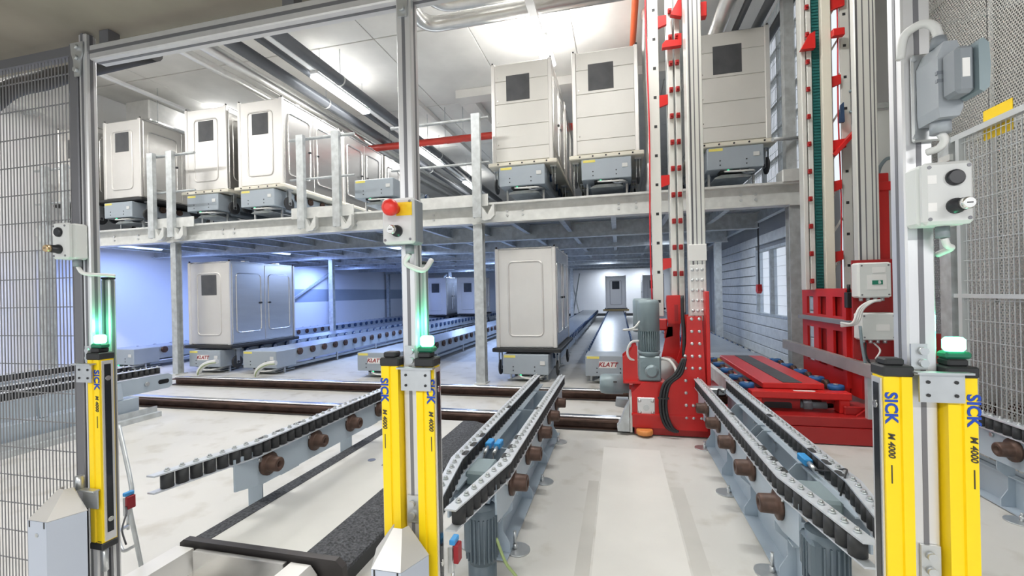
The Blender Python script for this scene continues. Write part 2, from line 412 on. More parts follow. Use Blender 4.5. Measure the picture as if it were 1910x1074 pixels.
for (x, ya, yb) in ((-6.66, 13, 16.8), (-1.73, 16.8, 20.4), (-9.45, 9.2, 13)):
    xb_ = x - .15 if x < -6 and x > -9 else x
    MB().bar((xb_, ya, .15), (xb_, yb, 1.95), .05, .06).build('brace', 'galv', pf)
    if x != -9.45: MB().bar((xb_ - .06, ya, 1.95), (xb_ - .06, yb, .15), .05, .06).build('brace', 'galv', pf)
# perforated corner stanchion at the right end and its tall upright to the ceiling
MB().box(1.93, 1.99, 5.33, 5.39, 0, PZ0).build('edge_upright', 'galv', pf)
hm = MB().cyl((0, 0, 0), (0, -.003, 0), .010, 8).mesh('upright_hole', 'black')
for k in range(30): inst(hm, 'hole', (1.96, 5.33, .35 + k * .055), pf)
up_ = MB().box(1.80, 1.90, 5.36, 5.46, PZ1, ZC).build('upper_upright', 'galv', pf)
MB().box(1.74, 1.99, 5.30, 5.50, PZ1, PZ1 + .14, .01).build('upright_foot', 'galv_light', pf)
MB().tube([(1.62, 5.2, 2.72), (1.98, 5.36, 2.76)], .022, 8).build('stub_rail', 'galv', pf)

# guard railings on the platform edge
def railing(posts, x0, x1, label, toe=True):
    t = thing('guard_railing', label, 'railing', ((x0 + x1) / 2, 5.27, 2.1))
    for x in posts:
        MB().prism([(x - .055, 5.23), (x + .055, 5.23), (x + .055, 5.29), (x + .043, 5.29), (x + .043, 5.242), (x - .043, 5.242), (x - .043, 5.29), (x - .055, 5.29)], 'z', 2.10, 3.40).build('post', 'galv', t)
        br = MB(); pts = []
        for k in range(7):
            a = PI * k / 6; pts.append((x + .11 * (1 - math.cos(a)) / 1.0 * 1.0 + .02, 2.13 - .10 * math.sin(a)))
        br.prism([(x + .056, 2.24), (x + .056, 2.07), (x + .09, 2.06), (x + .17, 2.07), (x + .22, 2.12), (x + .22, 2.26), (x + .20, 2.26), (x + .13, 2.13)], 'y', 5.25, 5.315).build('bracket', 'galv_light', t)
    for z, r in ((3.36, .021), (2.80, .016)):
        MB().tube([(x0, 5.31, z), (x1, 5.31, z)], r, 10).build('rail', 'galv', t)
    if toe: MB().box(x0 + .02, x1 - .02, 5.292, 5.302, 2.25, 2.40).build('toe_board', 'galv_light', t)
railing((-6.93, -6.56), -7.05, -6.16, 'guard railing with two posts before the left-hand upper containers')
railing((-4.26, -3.70), -4.48, -3.45, 'guard railing with two posts in front of the longest upper container row')
railing((-1.70,), -2.9, -1.55, 'guard railing with a single post right of the emergency stop post')
railing((-9.2, -8.75), -9.5, -8.5, 'guard railing seen through the wire fence by the white wall')

# ================================================================== STORAGE CONVEYORS
LANES = [-8.0, -6.27, -5.25, -3.30, -1.18, -0.12, 1.33]
klatt_txt = text_mesh('KLATT', .075, 'red_ink', .002, .28)
# origin of a conveyor: floor under the middle of its front end, lane along +Y
wheel_me = MB().lathe((-.016, 0, 0), (1, 0, 0), [(0, .048), (.004, .055), (.028, .055), (.032, .048)], 16).mesh('roller', 'roller_blue')
hub_me = MB().lathe((.014, 0, 0), (1, 0, 0), [(0, .040), (.004, .040), (.005, .026), (.003, .0255)], 16).mesh('roller_ring', 'roller_ring')
wheel_b = MB().lathe((-.016, 0, 0), (1, 0, 0), [(0, .048), (.004, .055), (.028, .055), (.032, .048)], 16).lathe((.014, 0, 0), (1, 0, 0), [(0, .022), (.01, .018)], 8).mesh('roller', 'rust')
def conveyor(label, loc, L, n_single, sign, leg_drop, group, brown):
    x, y, z = loc
    t = thing('storage_conveyor', label, 'conveyor', loc, group)
    bx = MB(); bx.box(x - .30, x + .30, y, y + .42, z + .10, z + .355, .008); eb = bx.build('end_box', 'conv_grey', t)
    MB().box(x - .28, x - .13, y - .002, y + .001, z + .315, z + .345).build('yellow_sticker', 'sticker', t)
    MB().box(x + .19, x + .255, y - .008, y + .001, z + .225, z + .275, .003).build('socket_plate', 'box_grey', t)
    for sx in (-.16, .12):
        for dz in (.15, .20): MB().cyl((x + sx, y - .004, z + dz), (x + sx, y + .001, z + dz), .008, 8).build('screw', 'black', t)
    MB().box(x - .28, x + .28, y + .42, y + L, z + .325, z + .345).build('deck', 'conv_deck', t)
    for s in (-1, 1):
        MB().box(x + s * .285, x + s * .275, y + .42, y + L, z + .15, z + .335).build('side_rail', 'conv_grey', t)
        for k in range(n_single):
            yy = y + .50 + k * .30
            o = inst(wheel_b if brown else wheel_me, 'roller', (x + s * .305, yy, z + .295), t, (0, 0, 0 if s > 0 else PI))
            if not brown: inst(hub_me, 'roller_ring', (x + s * .305, yy, z + .295), t, (0, 0, 0 if s > 0 else PI))
        q = MB(); k = n_single
        while y + .5 + k * .3 < y + L - .1:
            yy = y + .50 + k * .30
            q.cyl((x + s * .289, yy, z + .295), (x + s * .32, yy, z + .295), .055, 10); q.cyl((x + s * .321, yy, z + .295), (x + s * .325, yy, z + .295), .03, 8); k += 1
        if q.v: tag(q.build('far_rollers', 'roller_blue', t), kind='stuff')
    MB().box(x - .24, x - .20, y + .3, y + L, z + .06, z + .10).box(x + .20, x + .24, y + .3, y + L, z + .06, z + .10).build('lower_rail', 'conv_grey', t)
    nl = max(2, int(L / 1.3))
    for k in range(nl):
        yy = y + .22 + k * 1.3
        for s in (-1, 1):
            zz = z - leg_drop
            MB().box(x + s * .245 - .012, x + s * .245 + .012, yy - .012, yy + .012, zz + .008, z + .15).box(x + s * .245 - .04, x + s * .245 + .04, yy - .04, yy + .04, zz, zz + .008).build('leg', 'zinc', t)
    MB().tube([(x - .12, y + .06, z + .09), (x - .02, y - .02, z + .065), (x + .1, y - .03, z + .06), (x + .2, y + .03, z + .07), (x + .24, y + .2, z + .09)], .012, 6).build('cable', 'cable_white', t)
    MB().box(x - .15, x + .15, y + .04, y + .2, z + .075, z + .10).build('plug_strip', 'black', t)
    MB().prism([(x - .2, z + .03), (x - .13, z + .06), (x + .13, z + .06), (x + .2, z + .03), (x + .2, z + .02), (x - .2, z + .02)], 'y', y + .10, y + .5).build('lower_tray', 'galv', t)
    MB().tube([(x + .05, y + .02, z + .085), (x + .12, y + .05, z + .05), (x + .22, y + .08, z + .06), (x + .26, y + .3, z + .09)], .010, 6).build('hose', 'conn_grey', t)
    MB().cyl((x - .07, y + .02, z + .085), (x - .07, y + .035, z + .085), .013, 8).build('status_light', 'green_led', t)
    if sign:
        sp = MB().box(x - .03 - .105, x - .03 + .105, y - .003, y + .001, z + .205, z + .285).build('sign_plate', 'plate_white', t)
        inst(klatt_txt, 'lettering', (x - .03, y - .0042, z + .245), sp, (PI / 2, 0, 0))
    return t
low_lab = ['lower storage conveyor at the far left beside the blue-lit wall', 'lower storage conveyor under the container with two side doors', 'lower storage conveyor just right of the two-door container, no name plate',
           'lower storage conveyor half hidden behind the emergency stop post', 'lower storage conveyor under the plain-fronted steel container', 'lower storage conveyor with an empty flat deck left of the red crane', 'lower storage conveyor behind the red crane deck beside the board wall']
up_lab = ['upper storage conveyor under the leftmost full-view container', 'upper storage conveyor under the container behind the first railing', 'upper storage conveyor under the long row by the ceiling lamp',
          'upper storage conveyor with no container at its front', 'upper storage conveyor under the glossy container with a dark square, right of the sprinkler pipe', 'upper storage conveyor under the container left of the crane mast', 'upper storage conveyor under the pinkish container between the crane masts']
for i, xl in enumerate(LANES):
    conveyor(low_lab[i], (xl, 5.5, 0), 13.6, 16 if i in (0, 1, 2, 3, 4) else 10, i in (1, 3, 5), 0, 'lower storage conveyors', i in (0, 2, 3))
for i, xl in enumerate(LANES):
    conveyor(up_lab[i], (xl, 5.52, 2.425), 6.0, 3, False, .1145, 'upper storage conveyors', i in (0, 1, 2))
# white cable conduits curving out onto the floor before two lanes
for xl, lab in ((-6.05, 'white curved cable conduit on the floor before the two-door container'), (-5.02, 'white curved cable conduit on the floor right of the other one')):
    pts = [(xl - .10 + .34 * (1 - math.cos(a)), 5.30, .03 + .19 * math.sin(a)) for a in [PI / 2 * k / 8 for k in range(9)]]
    t = thing('cable_conduit', lab, 'conduit', (xl, 5.3, 0))
    MB().tube(pts, .035, 10).build('duct', 'cable_white', t)
    MB().tube([(p[0] + .015, p[1] - .034, p[2] - .01) for p in pts], .007, 6).build('stripe', 'cable_green', t)

# ================================================================== CONTAINERS
def rounded_rect(w2, h2, r, n=4):
    out = []
    for cx, cz, a0 in ((w2 - r, h2 - r, 0), (-w2 + r, h2 - r, PI / 2), (-w2 + r, -h2 + r, PI), (w2 - r, -h2 + r, 3 * PI / 2)):
        for k in range(n + 1):
            a = a0 + PI / 2 * k / n; out.append((cx + r * math.cos(a), cz + r * math.sin(a)))
    return out
def container(label, loc, style, window, bumper):
    # style: 'bead' pressed front, 'seam' front of boards; origin: floor level under the middle of the front
    x, y, z = loc; W = .405; D = 1.40; B0 = .43; B1 = 1.735
    t = thing('transport_container', label, 'container', loc)
    front = 'stainless_front' if style == 'bead' else 'stainless_matt'
    MB().box(x - W + .02, x + W - .02, y + .012, y + D - .012, z + B0, z + B1 - .01, .006).build('body', 'stainless', t)
    if style == 'bead':
        fp = MB().box(x - W + .05, x + W - .05, y, y + .012, z + B0 + .015, z + B1 - .02, .004).build('front_panel', front, t)
        pts = [(x + p, y - .0005, z + 1.07 + q) for p, q in rounded_rect(.225, .485, .06)]
        MB().tube(pts, .013, 6, True).build('pressed_bead', front, fp)
    else:
        hts = [B0 + .015, .62, .91, 1.20, 1.50, B1 - .015]
        for k in range(5):
            MB().box(x - W + .045, x + W - .045, y - .002, y + .012, z + hts[k] + .0025, z + hts[k + 1] - .0025, .003).build('front_board', front, t)
        MB().box(x - W + .05, x + W - .05, y + .006, y + .011, z + B0 + .02, z + B1 - .02).build('front_backing', 'stainless_matt', t)
        for k in range(1, 5): MB().cyl((x - .32, y - .006, z + hts[k] + .05), (x - .32, y - .001, z + hts[k] + .05), .008, 8).build('rivet', 'chrome', t)
    if window:
        if style == 'bead': MB().box(x - .14, x + .15, y - .004, y - .0005, z + 1.21, z + 1.53).build('dark_label', 'slate', t)
        else: MB().box(x - .20, x + .11, y - .006, y - .0025, z + 1.235, z + 1.565).build('dark_label', 'slate', t)
    for sx in (-1, 1):
        for yy in (y + .012, y + D - .012):
            c = MB().box(x + sx * (W - .055), x + sx * W, yy - .022, yy + .022, z + B0, z + B1, .008).build('corner_post', 'stainless_front', t)
            MB().cyl((x + sx * (W - .02), yy, z + B1), (x + sx * (W - .02), yy, z + B1 + .022), .012, 8).build('peg', 'dark_steel', c)
    MB().box(x - W + .01, x + W - .01, y + .03, y + D - .03, z + B1 - .012, z + B1 + .006, .004).build('roof_sheet', 'stainless', t)
    for sx in (1, -1):
        for k in range(2):
            a = y + .05 + k * .655; b = a + .645
            d = MB().box(x + sx * (W - .022), x + sx * (W - .008), a, b, z + B0 + .02, z + B1 - .03, .004).build('side_door', 'stainless', t)
            pts = [(x + sx * (W - .008), (a + b) / 2 + p, z + 1.08 + q) for p, q in rounded_rect(.245, .47, .06)]
            MB().tube(pts, .011, 6, True).build('pressed_bead', 'stainless', d)
            ly = b - .09 if k == 0 else a + .09
            MB().box(x + sx * (W - .006), x + sx * (W + .012), ly - .025, ly + .025, z + 1.06, z + 1.09, .006).build('latch', 'button_black', d)
    for yy in (y + .35, y + 1.0):
        MB().box(x + W - .09, x + W - .01, yy - .05, yy + .05, z + B1 + .006, z + B1 + .028, .006).build('roof_bracket', 'chrome', t)
    bf = MB().box(x - W - .05, x + W + .05, y - .045, y + D + .045, z + .375, z + .428, .01).build('bumper_frame', bumper, t)
    if bumper == 'cream':
        for k in range(5): MB().cyl((x - .32 + k * .16, y - .05, z + .403), (x - .32 + k * .16, y - .044, z + .403), .011, 8).build('screw', 'black', bf)
    for sx in (-1, 1):
        for yy in (y + .13, y + D - .13):
            c = MB().box(x + sx * .385 - .022, x + sx * .385 - .016, yy - .03, yy + .03, z + .13, z + .36).box(x + sx * .385 + .016, x + sx * .385 + .022, yy - .03, yy + .03, z + .13, z + .36).box(x + sx * .385 - .04, x + sx * .385 + .04, yy - .05, yy + .05, z + .355, z + .375).build('caster', 'zinc', t)
            MB().lathe((x + sx * .385 - .015, yy, z + .155), (1, 0, 0), [(0, .08), (.006, .1), (.024, .1), (.03, .08)], 18).lathe((x + sx * .385 - .024, yy, z + .155), (1, 0, 0), [(0, .022), (.048, .022)], 8).build('tyre', 'rubber', c)
    return t
UZ = 2.425  # level of the upper lanes
c0 = container('steel container with dark label on a black bumper, upper left behind the first railing', (LANES[0], 5.6, UZ), 'bead', True, 'black')
c1 = container('steel container with dark label, second full one from the left on the upper level', (LANES[1], 5.6, UZ), 'bead', True, 'cream')
copy_tree(c1, (LANES[2], 5.6, UZ), 'bright steel container with dark label at the head of the long upper row', None)
copy_tree(c1, (LANES[2], 7.1, UZ), 'steel container second in the long upper row, behind the railing', None)
copy_tree(c1, (LANES[2], 8.6, UZ), 'steel container third in the long upper row, nearest the emergency stop post', None)
copy_tree(c0, (-9.08, 5.6, UZ), 'steel container at the extreme left of the upper level, mostly hidden by the left post', None)
copy_tree(c1, (LANES[1], 7.1, UZ), 'steel container behind the second full upper one, seen only as a sliver', None)
s0 = container('glossy steel container with square dark label on the upper level, beside the tall lamp', (LANES[4], 5.6, UZ), 'seam', True, 'cream')
copy_tree(s0, (LANES[5], 5.6, UZ), 'matt steel container with square dark label, left of the white crane mast')
copy_tree(s0, (LANES[6], 5.6, UZ), 'pinkish steel container with square dark label between the crane masts')
copy_tree(s0, (LANES[4], 7.1, UZ), 'steel container queued behind the glossy upper one, only its side showing')
copy_tree(s0, (LANES[5], 7.1, UZ), 'steel container queued behind the matt upper one left of the mast')
copy_tree(c0, (LANES[1], 5.6, .0), 'steel container with dark label and two shiny side doors on the lower level')
p0 = container('plain-fronted steel container with pressed panel on the lower level, no label', (LANES[4], 5.6, 0), 'bead', False, 'black')
far = [(LANES[5], 18.2, 'small steel container at the far end of the empty lane, left of the crane motor'), (LANES[6], 18.2, 'small steel container at the far back wall, partly behind the ladder rail'),
       (LANES[1], 14.4, 'distant steel container with dark label deep under the platform, beside the braces'), (LANES[2], 14.9, 'distant steel container deep under the platform behind the crossed braces')]
for fx, fy, lb in far: copy_tree(c0, (fx, fy, 0), lb)
MB_ = thing('wooden_sill', 'small yellowish wooden board under the far container in the empty lane', 'board', (LANES[5], 17.9, .37)); MB().box(LANES[5] - .5, LANES[5] + .5, 17.85, 18.0, .348, .42, .006).build('board', 'wood', MB_)

# ================================================================== FOREGROUND TRANSFER TRACKS
ZT = .465
ROLL = MB().cyl((0, 0, -.028), (0, 0, .028), .0235, 12).mesh('guide_roller', 'rubber')
BOLT = MB().cyl((0, 0, 0), (0, 0, .006), .0105, 8).cyl((0, 0, .006), (0, 0, .013), .0065, 6).mesh('strip_bolt', 'zinc')
WHEEL = MB().lathe((0, 0, 0), (1, 0, 0), [(0, .056), (.012, .056), (.014, .040), (.022, .036), (.068, .034), (.072, .030), (.0722, .017), (.05, .0165)], 20).mesh('flanged_wheel', 'rust')
PLATEBOLT = MB().cyl((0, 0, 0), (.010, 0, 0), .011, 6).mesh('plate_bolt', 'zinc')
SLOT = MB().prism(rounded_rect(.011, .028, .010, 3), 'z', 0, .0012).mesh('slot', 'black')
def strip_path(xs, s, y0, y1, tip):
    return [(xs, y1), (xs, y0 + .42), (xs - s * tip, y0)]
def guide_strip(t, xs, s, y0, y1, tip=.07, wd=.052):
    P = strip_path(xs, s, y0, y1, tip)
    def poly(w2):
        (xa, ya), (xb, yb), (xc, yc) = P
        return [(xa - w2, ya), (xa + w2, ya), (xb + w2, yb), (xc + w2 * .75, yc), (xc - w2 * .75, yc), (xb - w2, yb)]
    g = MB().prism(poly(wd / 2), 'z', ZT - .006, ZT).prism(poly(wd / 2 - .003), 'z', ZT - .072, ZT - .066).build('guide_strip', 'strip_metal', t)
    L1 = P[0][1] - P[1][1]; seg2 = math.hypot(P[2][0] - P[1][0], P[2][1] - P[1][1]); tot = L1 + seg2; n = int(tot / .054)
    for k in range(n):
        d = .028 + k * .054
        if d < L1: px, py = xs, P[0][1] - d
        else:
            q = min(1, (d - L1) / seg2); px = P[1][0] + (P[2][0] - P[1][0]) * q; py = P[1][1] + (P[2][1] - P[1][1]) * q
        inst(ROLL, 'guide_roller', (px, py, ZT - .036), g)
        inst(BOLT, 'bolt', (px, py, ZT), g)
    for yy in (y0 + .48, y0 + .59, y0 + .72, y0 + 1.25): inst(SLOT, 'slot', (xs - s * .016, yy, ZT), g)
    return g
def half_track(t, xs, s, y0, y1, tip=.07, wheels=True, base=True, ws=1.84):
    guide_strip(t, xs, s, y0, y1, tip)
    xp = xs - s * .006
    pl = MB().prism([(y0 + .30, .42), (y1 - .01, .42), (y1 - .01, .245), (y0 + .46, .245), (y0 + .30, .275)], 'x', xp - .004, xp + .004).build('side_plate', 'paint_blue_grey', t)
    MB().box(xp - s * .004, xp - s * .045, y0 + .46, y1 - .02, .243, .249).box(xp - s * .004, xp - s * .045, y0 + .30, y1 - .02, ZT - .078, ZT - .072).build('plate_flange', 'paint_blue_grey', pl)
    if wheels:
        k = 0
        while ws + .345 * k < y1 - .06:
            inst(WHEEL, 'flanged_wheel', (xp + s * .005, ws + .345 * k, .335), t, (0, 0, 0 if s > 0 else PI)); k += 1
    k = 0
    while y0 + .42 + k * .345 < y1 - .05:
        inst(PLATEBOLT, 'plate_bolt', (xp + s * .004, y0 + .44 + k * .345, .37), t, (0, 0, 0 if s > 0 else PI))
        inst(PLATEBOLT, 'plate_bolt', (xp - s * .004, y0 + .50 + k * .345, .35), t, (0, 0, PI if s > 0 else 0)); k += 1
    if base:
        xb = xs - s * .02
        bs = MB().box(xb, xb - s * .10, y0 + .50, y1 - .06, .006, .012).box(xb - s * .06, xb - s * .066, y0 + .50, y1 - .06, .012, .17).box(xb - s * .03, xb - s * .066, y0 + .50, y1 - .06, .165, .171).build('base_channel', 'paint_blue_grey', t)
        for k in range(4):
            yy = y0 + .56 + k * (y1 - y0 - .75) / 3
            MB().prism([(xb, .012), (xb, .05), (xb - s * .03, .10), (xb - s * .03, .16), (xp, .20), (xp, .25), (xb - s * .06, .25), (xb - s * .06, .012)], 'y', yy - .003, yy + .003).build('gusset', 'paint_blue_grey', t)
        for k in range(3):
            yy = y0 + .60 + k * .72
            if yy > y1 - .1: break
            pd = MB().cyl((xb + s * .025, yy, 0), (xb + s * .025, yy, .006), .055, 18).build('foot_pad', 'zinc', t)
            MB().cyl((xb + s * .012, yy, .006), (xb + s * .012, yy, .03), .011, 6).cyl((xb + s * .012, yy, .03), (xb + s * .012, yy, .085 if k == 0 else .045), .007, 8).build('anchor_bolt', 'zinc', pd)
def rib_motor(t, x, y, z0, z1, r, m='motor_dark'):
    b = MB().cyl((x, y, z0 + .1), (x, y, z1), r, 18).box(x - r * 1.05, x + r * .2, y - r * .9, y + r * .9, z0 + .14, z1 - .02, .01).build('motor', m, t)
    MB().lathe((x, y, z0), (0, 0, 1), [(0, r * .85), (.015, r * 1.0), (.1, r * 1.0)], 18).build('fan_cover', m, b)
    fins = MB()
    for k in range(22):
        a = 2 * PI * k / 22; c_, s_ = math.cos(a), math.sin(a)
        fins.bar((x + c_ * r * 1.06, y + s_ * r * 1.06, z0 + .115), (x + c_ * r * 1.06, y + s_ * r * 1.06, z1 - .03), .005, r * .16, (c_, s_, 0))
    fins.build('cooling_fins', m, b)
    return b

# centre track unit between the two left openings
D2 = thing('transfer_track', 'pair of roller guide strips with blue sensors behind the emergency stop post', 'conveyor', (-.57, 2.5, 0))
half_track(D2, -.466, 1, 1.31, 3.60); half_track(D2, -.672, -1, 1.31, 3.60, wheels=False)
for yy in (2.05, 2.75, 3.3): MB().box(-.65, -.49, yy, yy + .006, .18, .40).build('cross_plate', 'paint_blue_grey', D2)
MB().box(-.645, -.50, 1.62, 1.95, .34, .352).build('drive_plate', 'paint_blue_grey', D2)
MB().cbox((-.585, 1.80, .385), (.10, .16, .06), .01).build('gearbox', 'motor', D2)
rib_motor(D2, -.53, 1.61, .03, .335, .055)
for sx in (-.615, -.571):
    sn = MB().cbox((sx, 2.02, .43), (.030, .07, .030), .004).build('blue_sensor', 'sensor_blue', D2)
    MB().cyl((sx, 1.985, .425), (sx, 1.93, .415), .009, 8).build('plug', 'zinc', sn)
    MB().tube([(sx, 1.93, .415), (sx + .01, 1.86, .39), (sx - .01, 1.80, .40), (sx - .02, 1.9, .37)], .003, 5).build('lead', 'cable_black', sn)
MB().tube([(-.47, 1.60, .22), (-.44, 1.62, .12), (-.40, 1.63, .06), (-.41, 1.6, .03), (-.47, 1.58, .02)], .006, 6).build('earth_cable', 'cable_green', D2)
# right track unit, centre of the picture towards the red crane
D3 = thing('transfer_track', 'pair of roller guide strips pointing at the red crane, right of the open floor', 'conveyor', (.68, 2.5, 0))
half_track(D3, .570, -1, 1.36, 3.595); half_track(D3, .788, 1, 1.36, 3.595, wheels=False)
for yy in (2.1, 2.55, 2.65, 3.1): MB().prism([(.60, .18), (.76, .18), (.76, .40), (.72, .40), (.60, .26)], 'y', yy, yy + .006).build('cross_plate', 'paint_blue_grey', D3)
MB().cbox((.675, 1.80, .385), (.11, .18, .06), .01).build('gearbox', 'motor', D3)
rib_motor(D3, .635, 1.62, .08, .36, .058)
sn = MB().cbox((.745, 2.08, .425), (.032, .085, .030), .004).build('blue_sensor', 'sensor_blue', D3)
MB().cyl((.745, 2.037, .425), (.745, 1.98, .42), .010, 8).build('plug', 'zinc', sn)
MB().tube([(.745, 1.98, .42), (.77, 1.90, .45), (.80, 1.86, .475), (.77, 1.80, .47), (.755, 1.80, .40)], .0035, 5).build('lead', 'cable_black', sn)
MB().tube([(.675, 3.42, .38), (.67, 3.35, .44), (.69, 3.3, .43)], .006, 6).build('hose', 'cable_black', D3)
MB().cbox((.66, 3.5, .40), (.16, .10, .05), .01).build('junction_block', 'zinc', D3)
# single left track beside the rubber-edged lift table
D1 = thing('transfer_track', 'single long roller guide strip left of the granule-edged lift table', 'conveyor', (-1.72, 2.4, 0))
half_track(D1, -1.700, 1, 1.33, 3.62, base=False, tip=.09, ws=1.82)
for yy in (1.95, 2.75, 3.5):
    MB().box(-1.95, -1.86, yy, yy + .006, .008, .25).box(-1.95, -1.86, yy, yy + .10, 0, .008).box(-1.95, -1.712, yy - .03, yy + .10, .235, .2425).build('support_bracket', 'paint_blue_grey', D1)
# right-hand track beside the mesh fence
D4 = thing('transfer_track', 'single roller guide strip along the mesh fence at the right edge', 'conveyor', (1.85, 2.5, 0))
half_track(D4, 1.85, -1, 1.3, 3.40, wheels=True, ws=2.646 - .345 * 3)
MB().box(1.95, 1.99, 1.6, 3.3, 0, .17).build('rear_beam', 'paint_blue_grey', D4)
# far left track unit behind the wire fence
D0 = thing('transfer_track', 'blue-grey roller track on a tall base beam behind the left wire fence', 'conveyor', (-4.55, 2.4, 0))
guide_strip(D0, -4.62, 1, .6, 3.55, 0); guide_strip(D0, -5.0, -1, .6, 3.55, 0)
MB().prism([(.5, .385), (3.62, .385), (3.66, .36), (3.66, .255), (3.62, .235), (.5, .235)], 'x', -4.612, -4.600).build('side_plate', 'paint_blue_grey', D0)
MB().box(-4.98, -4.56, .5, 3.30, .03, .215, .004).build('base_beam', 'paint_blue_grey', D0)
MB().prism([(3.57 + p, .31 + q) for p, q in rounded_rect(.055, .022, .02)], 'x', -4.5995, -4.597).build('slotted_hole', 'lens_dark', D0)
for k in range(5):
    yy = .9 + k * .55
    MB().prism([(-4.60, .37), (-4.585, .37), (-4.56, .22), (-4.60, .22)], 'y', yy, yy + .06).build('gusset', 'paint_blue_grey', D0)
    MB().cyl((-4.60, yy + .3, .315), (-4.585, yy + .3, .315), .022, 10).build('axle_end', 'zinc', D0)
for k in range(4): MB().box(-4.72, -4.60, .8 + k * .8, .95 + k * .8, 0, .03).build('shim', 'rust', D0)
# second far-left unit whose strip top shows above the first
D00 = thing('transfer_track', 'distant dark roller track against the white wall behind the left wire fence', 'conveyor', (-5.9, 2.4, 0))
guide_strip(D00, -5.78, 1, 1.4, 3.55, 0); MB().box(-5.80, -5.77, 1.4, 3.55, .10, .385).box(-6.0, -5.7, 1.5, 3.5, 0, .10).build('frame', 'paint_blue_grey', D00)

# ================================================================== LIFT TABLE WITH GRANULE EDGES
lt = thing('lift_table', 'low lift table with pale top and black granule rubber edges', 'lift table', (-1.45, 2.5, 0))
MB().box(-1.76, -1.27, 1.52, 3.44, .012, .098).build('table_top', 'slab', lt)
MB().box(-1.84, -1.76, 1.52, 3.44, .012, .101).build('edge_strip', 'granule', lt)
MB().prism([(-1.27, .101), (-1.16, .101), (-1.07, .075), (-1.07, .06), (-1.27, .06)], 'y', 1.52, 3.44).build('edge_strip', 'granule', lt)
MB().box(-1.27, -1.075, 1.53, 3.43, .0, .06).build('side_apron', 'black', lt)
MB().prism([(-1.85, .11), (-1.83, .125), (-1.09, .125), (-1.06, .10), (-1.05, .02), (-1.85, .02)], 'y', 1.490, 1.519).build('front_apron', 'dark_steel', lt)
MB().box(-1.45, -1.30, 2.45, 2.66, .098, .1).build('cover_plate', 'alu_dark', lt)
MB().cyl((-1.56, 2.52, .098), (-1.56, 2.52, .1), .025, 16).build('plug', 'alu_dark', lt)
# stainless tray in front of it
ty = thing('steel_tray', 'open stainless steel tray with a dark knob in front of the lift table', 'tray', (-1.5, 1.35, 0))
MB().box(-1.83, -1.22, 1.16, 1.475, .0, .02).build('tray_floor', 'stainless', ty)
MB().prism([(-1.88, .07), (-1.85, .105), (-1.76, .105), (-1.74, .02), (-1.88, .02)], 'y', 1.14, 1.476).build('tray_wall', 'stainless_front', ty)
MB().prism([(-1.30, .02), (-1.28, .105), (-1.19, .105), (-1.16, .07), (-1.16, .02)], 'y', 1.14, 1.476).build('tray_wall', 'stainless_front', ty)
MB().box(-1.74, -1.30, 1.455, 1.476, .02, .105).build('tray_wall', 'stainless', ty)
MB().lathe((-1.49, 1.36, .02), (0, 0, 1), [(0, .012), (.02, .012), (.025, .03), (.035, .037), (.048, .034), (.055, .02), (.057, .002)], 16).build('knob', 'button_black', ty)
MB().cyl((-1.905, 1.22, .05), (-1.88, 1.22, .05), .028, 14).build('end_cap', 'dark_steel', ty)

# ================================================================== GATE FRAME, GUARDS
YG = 1.08
gf = thing('gate_frame', 'aluminium profile gate frame of three posts and a top beam', 'frame', (-.55, YG, 0))
def profile_post(x0, x1, y0, y1, z0, z1, name, parent, grooves=('front',)):
    o = MB().box(x0, x1, y0, y1, z0, z1, .0035).build(name, 'alu', parent)
    xm = (x0 + x1) / 2; ym = (y0 + y1) / 2
    MB().box(xm - .0045, xm + .0045, y0 - .0008, y0 + .001, z0, z1).box(x0 - .0008, x0 + .001, ym - .0045, ym + .0045, z0, z1).box(x1 - .001, x1 + .0008, ym - .0045, ym + .0045, z0, z1).build('groove', 'alu_dark', o)
    return o
for x, h_ in ((-1.676, .016), (-.537, .021), (.595, .025)): profile_post(x - h_, x + h_, YG - .02, YG - .02 + 2 * h_, 0, 2.02, 'post', gf)
tb = MB().box(-1.645, .585, YG - .02, YG + .03, 1.93, 1.978, .0035).build('top_beam', 'alu', gf)
MB().box(-1.645, .585, YG - .0212, YG - .0195, 1.949, 1.959).box(-1.645, .585, YG - .0, YG + .01, 1.9293, 1.931).build('groove', 'alu_dark', tb)
for x in (-1.69, -.537, .595):
    pl = MB().prism([(x - .028, 1.99), (x + .028, 1.99), (x + .024, 1.955), (x + .016, 1.935), (x + .012, 1.88), (x - .012, 1.88), (x - .016, 1.935), (x - .024, 1.955)], 'y', YG - .026, YG - .0215).build('corner_plate', 'zinc', gf)
    for dz in (1.975, 1.94, 1.90): MB().cyl((x, YG - .034, dz), (x, YG - .026, dz), .008, 8).build('bolt', 'zinc', pl)
for x in (-1.60, -.9): MB().box(x - .022, x + .016, YG - .005, YG + .03, 1.9785, 2.0285).build('ceiling_bracket', 'alu_dark', gf)
# short profiles behind the posts
for x0, x1, zt, lab in ((-1.700, -1.664, 1.232, 'short aluminium profile with black cap right of the left gate post'), (-.552, -.515, 1.242, 'short aluminium profile with black cap behind the middle gate post'), (.590, .618, 1.075, 'short aluminium profile with black cap behind the right gate post')):
    t = thing('short_profile', lab, 'profile', ((x0 + x1) / 2, YG + .07, 0))
    profile_post(x0, x1, YG + .035, YG + .058, 0, zt - .008, 'profile', t); MB().box(x0, x1, YG + .035, YG + .058, zt - .008, zt, .002).build('cap', 'black', t)

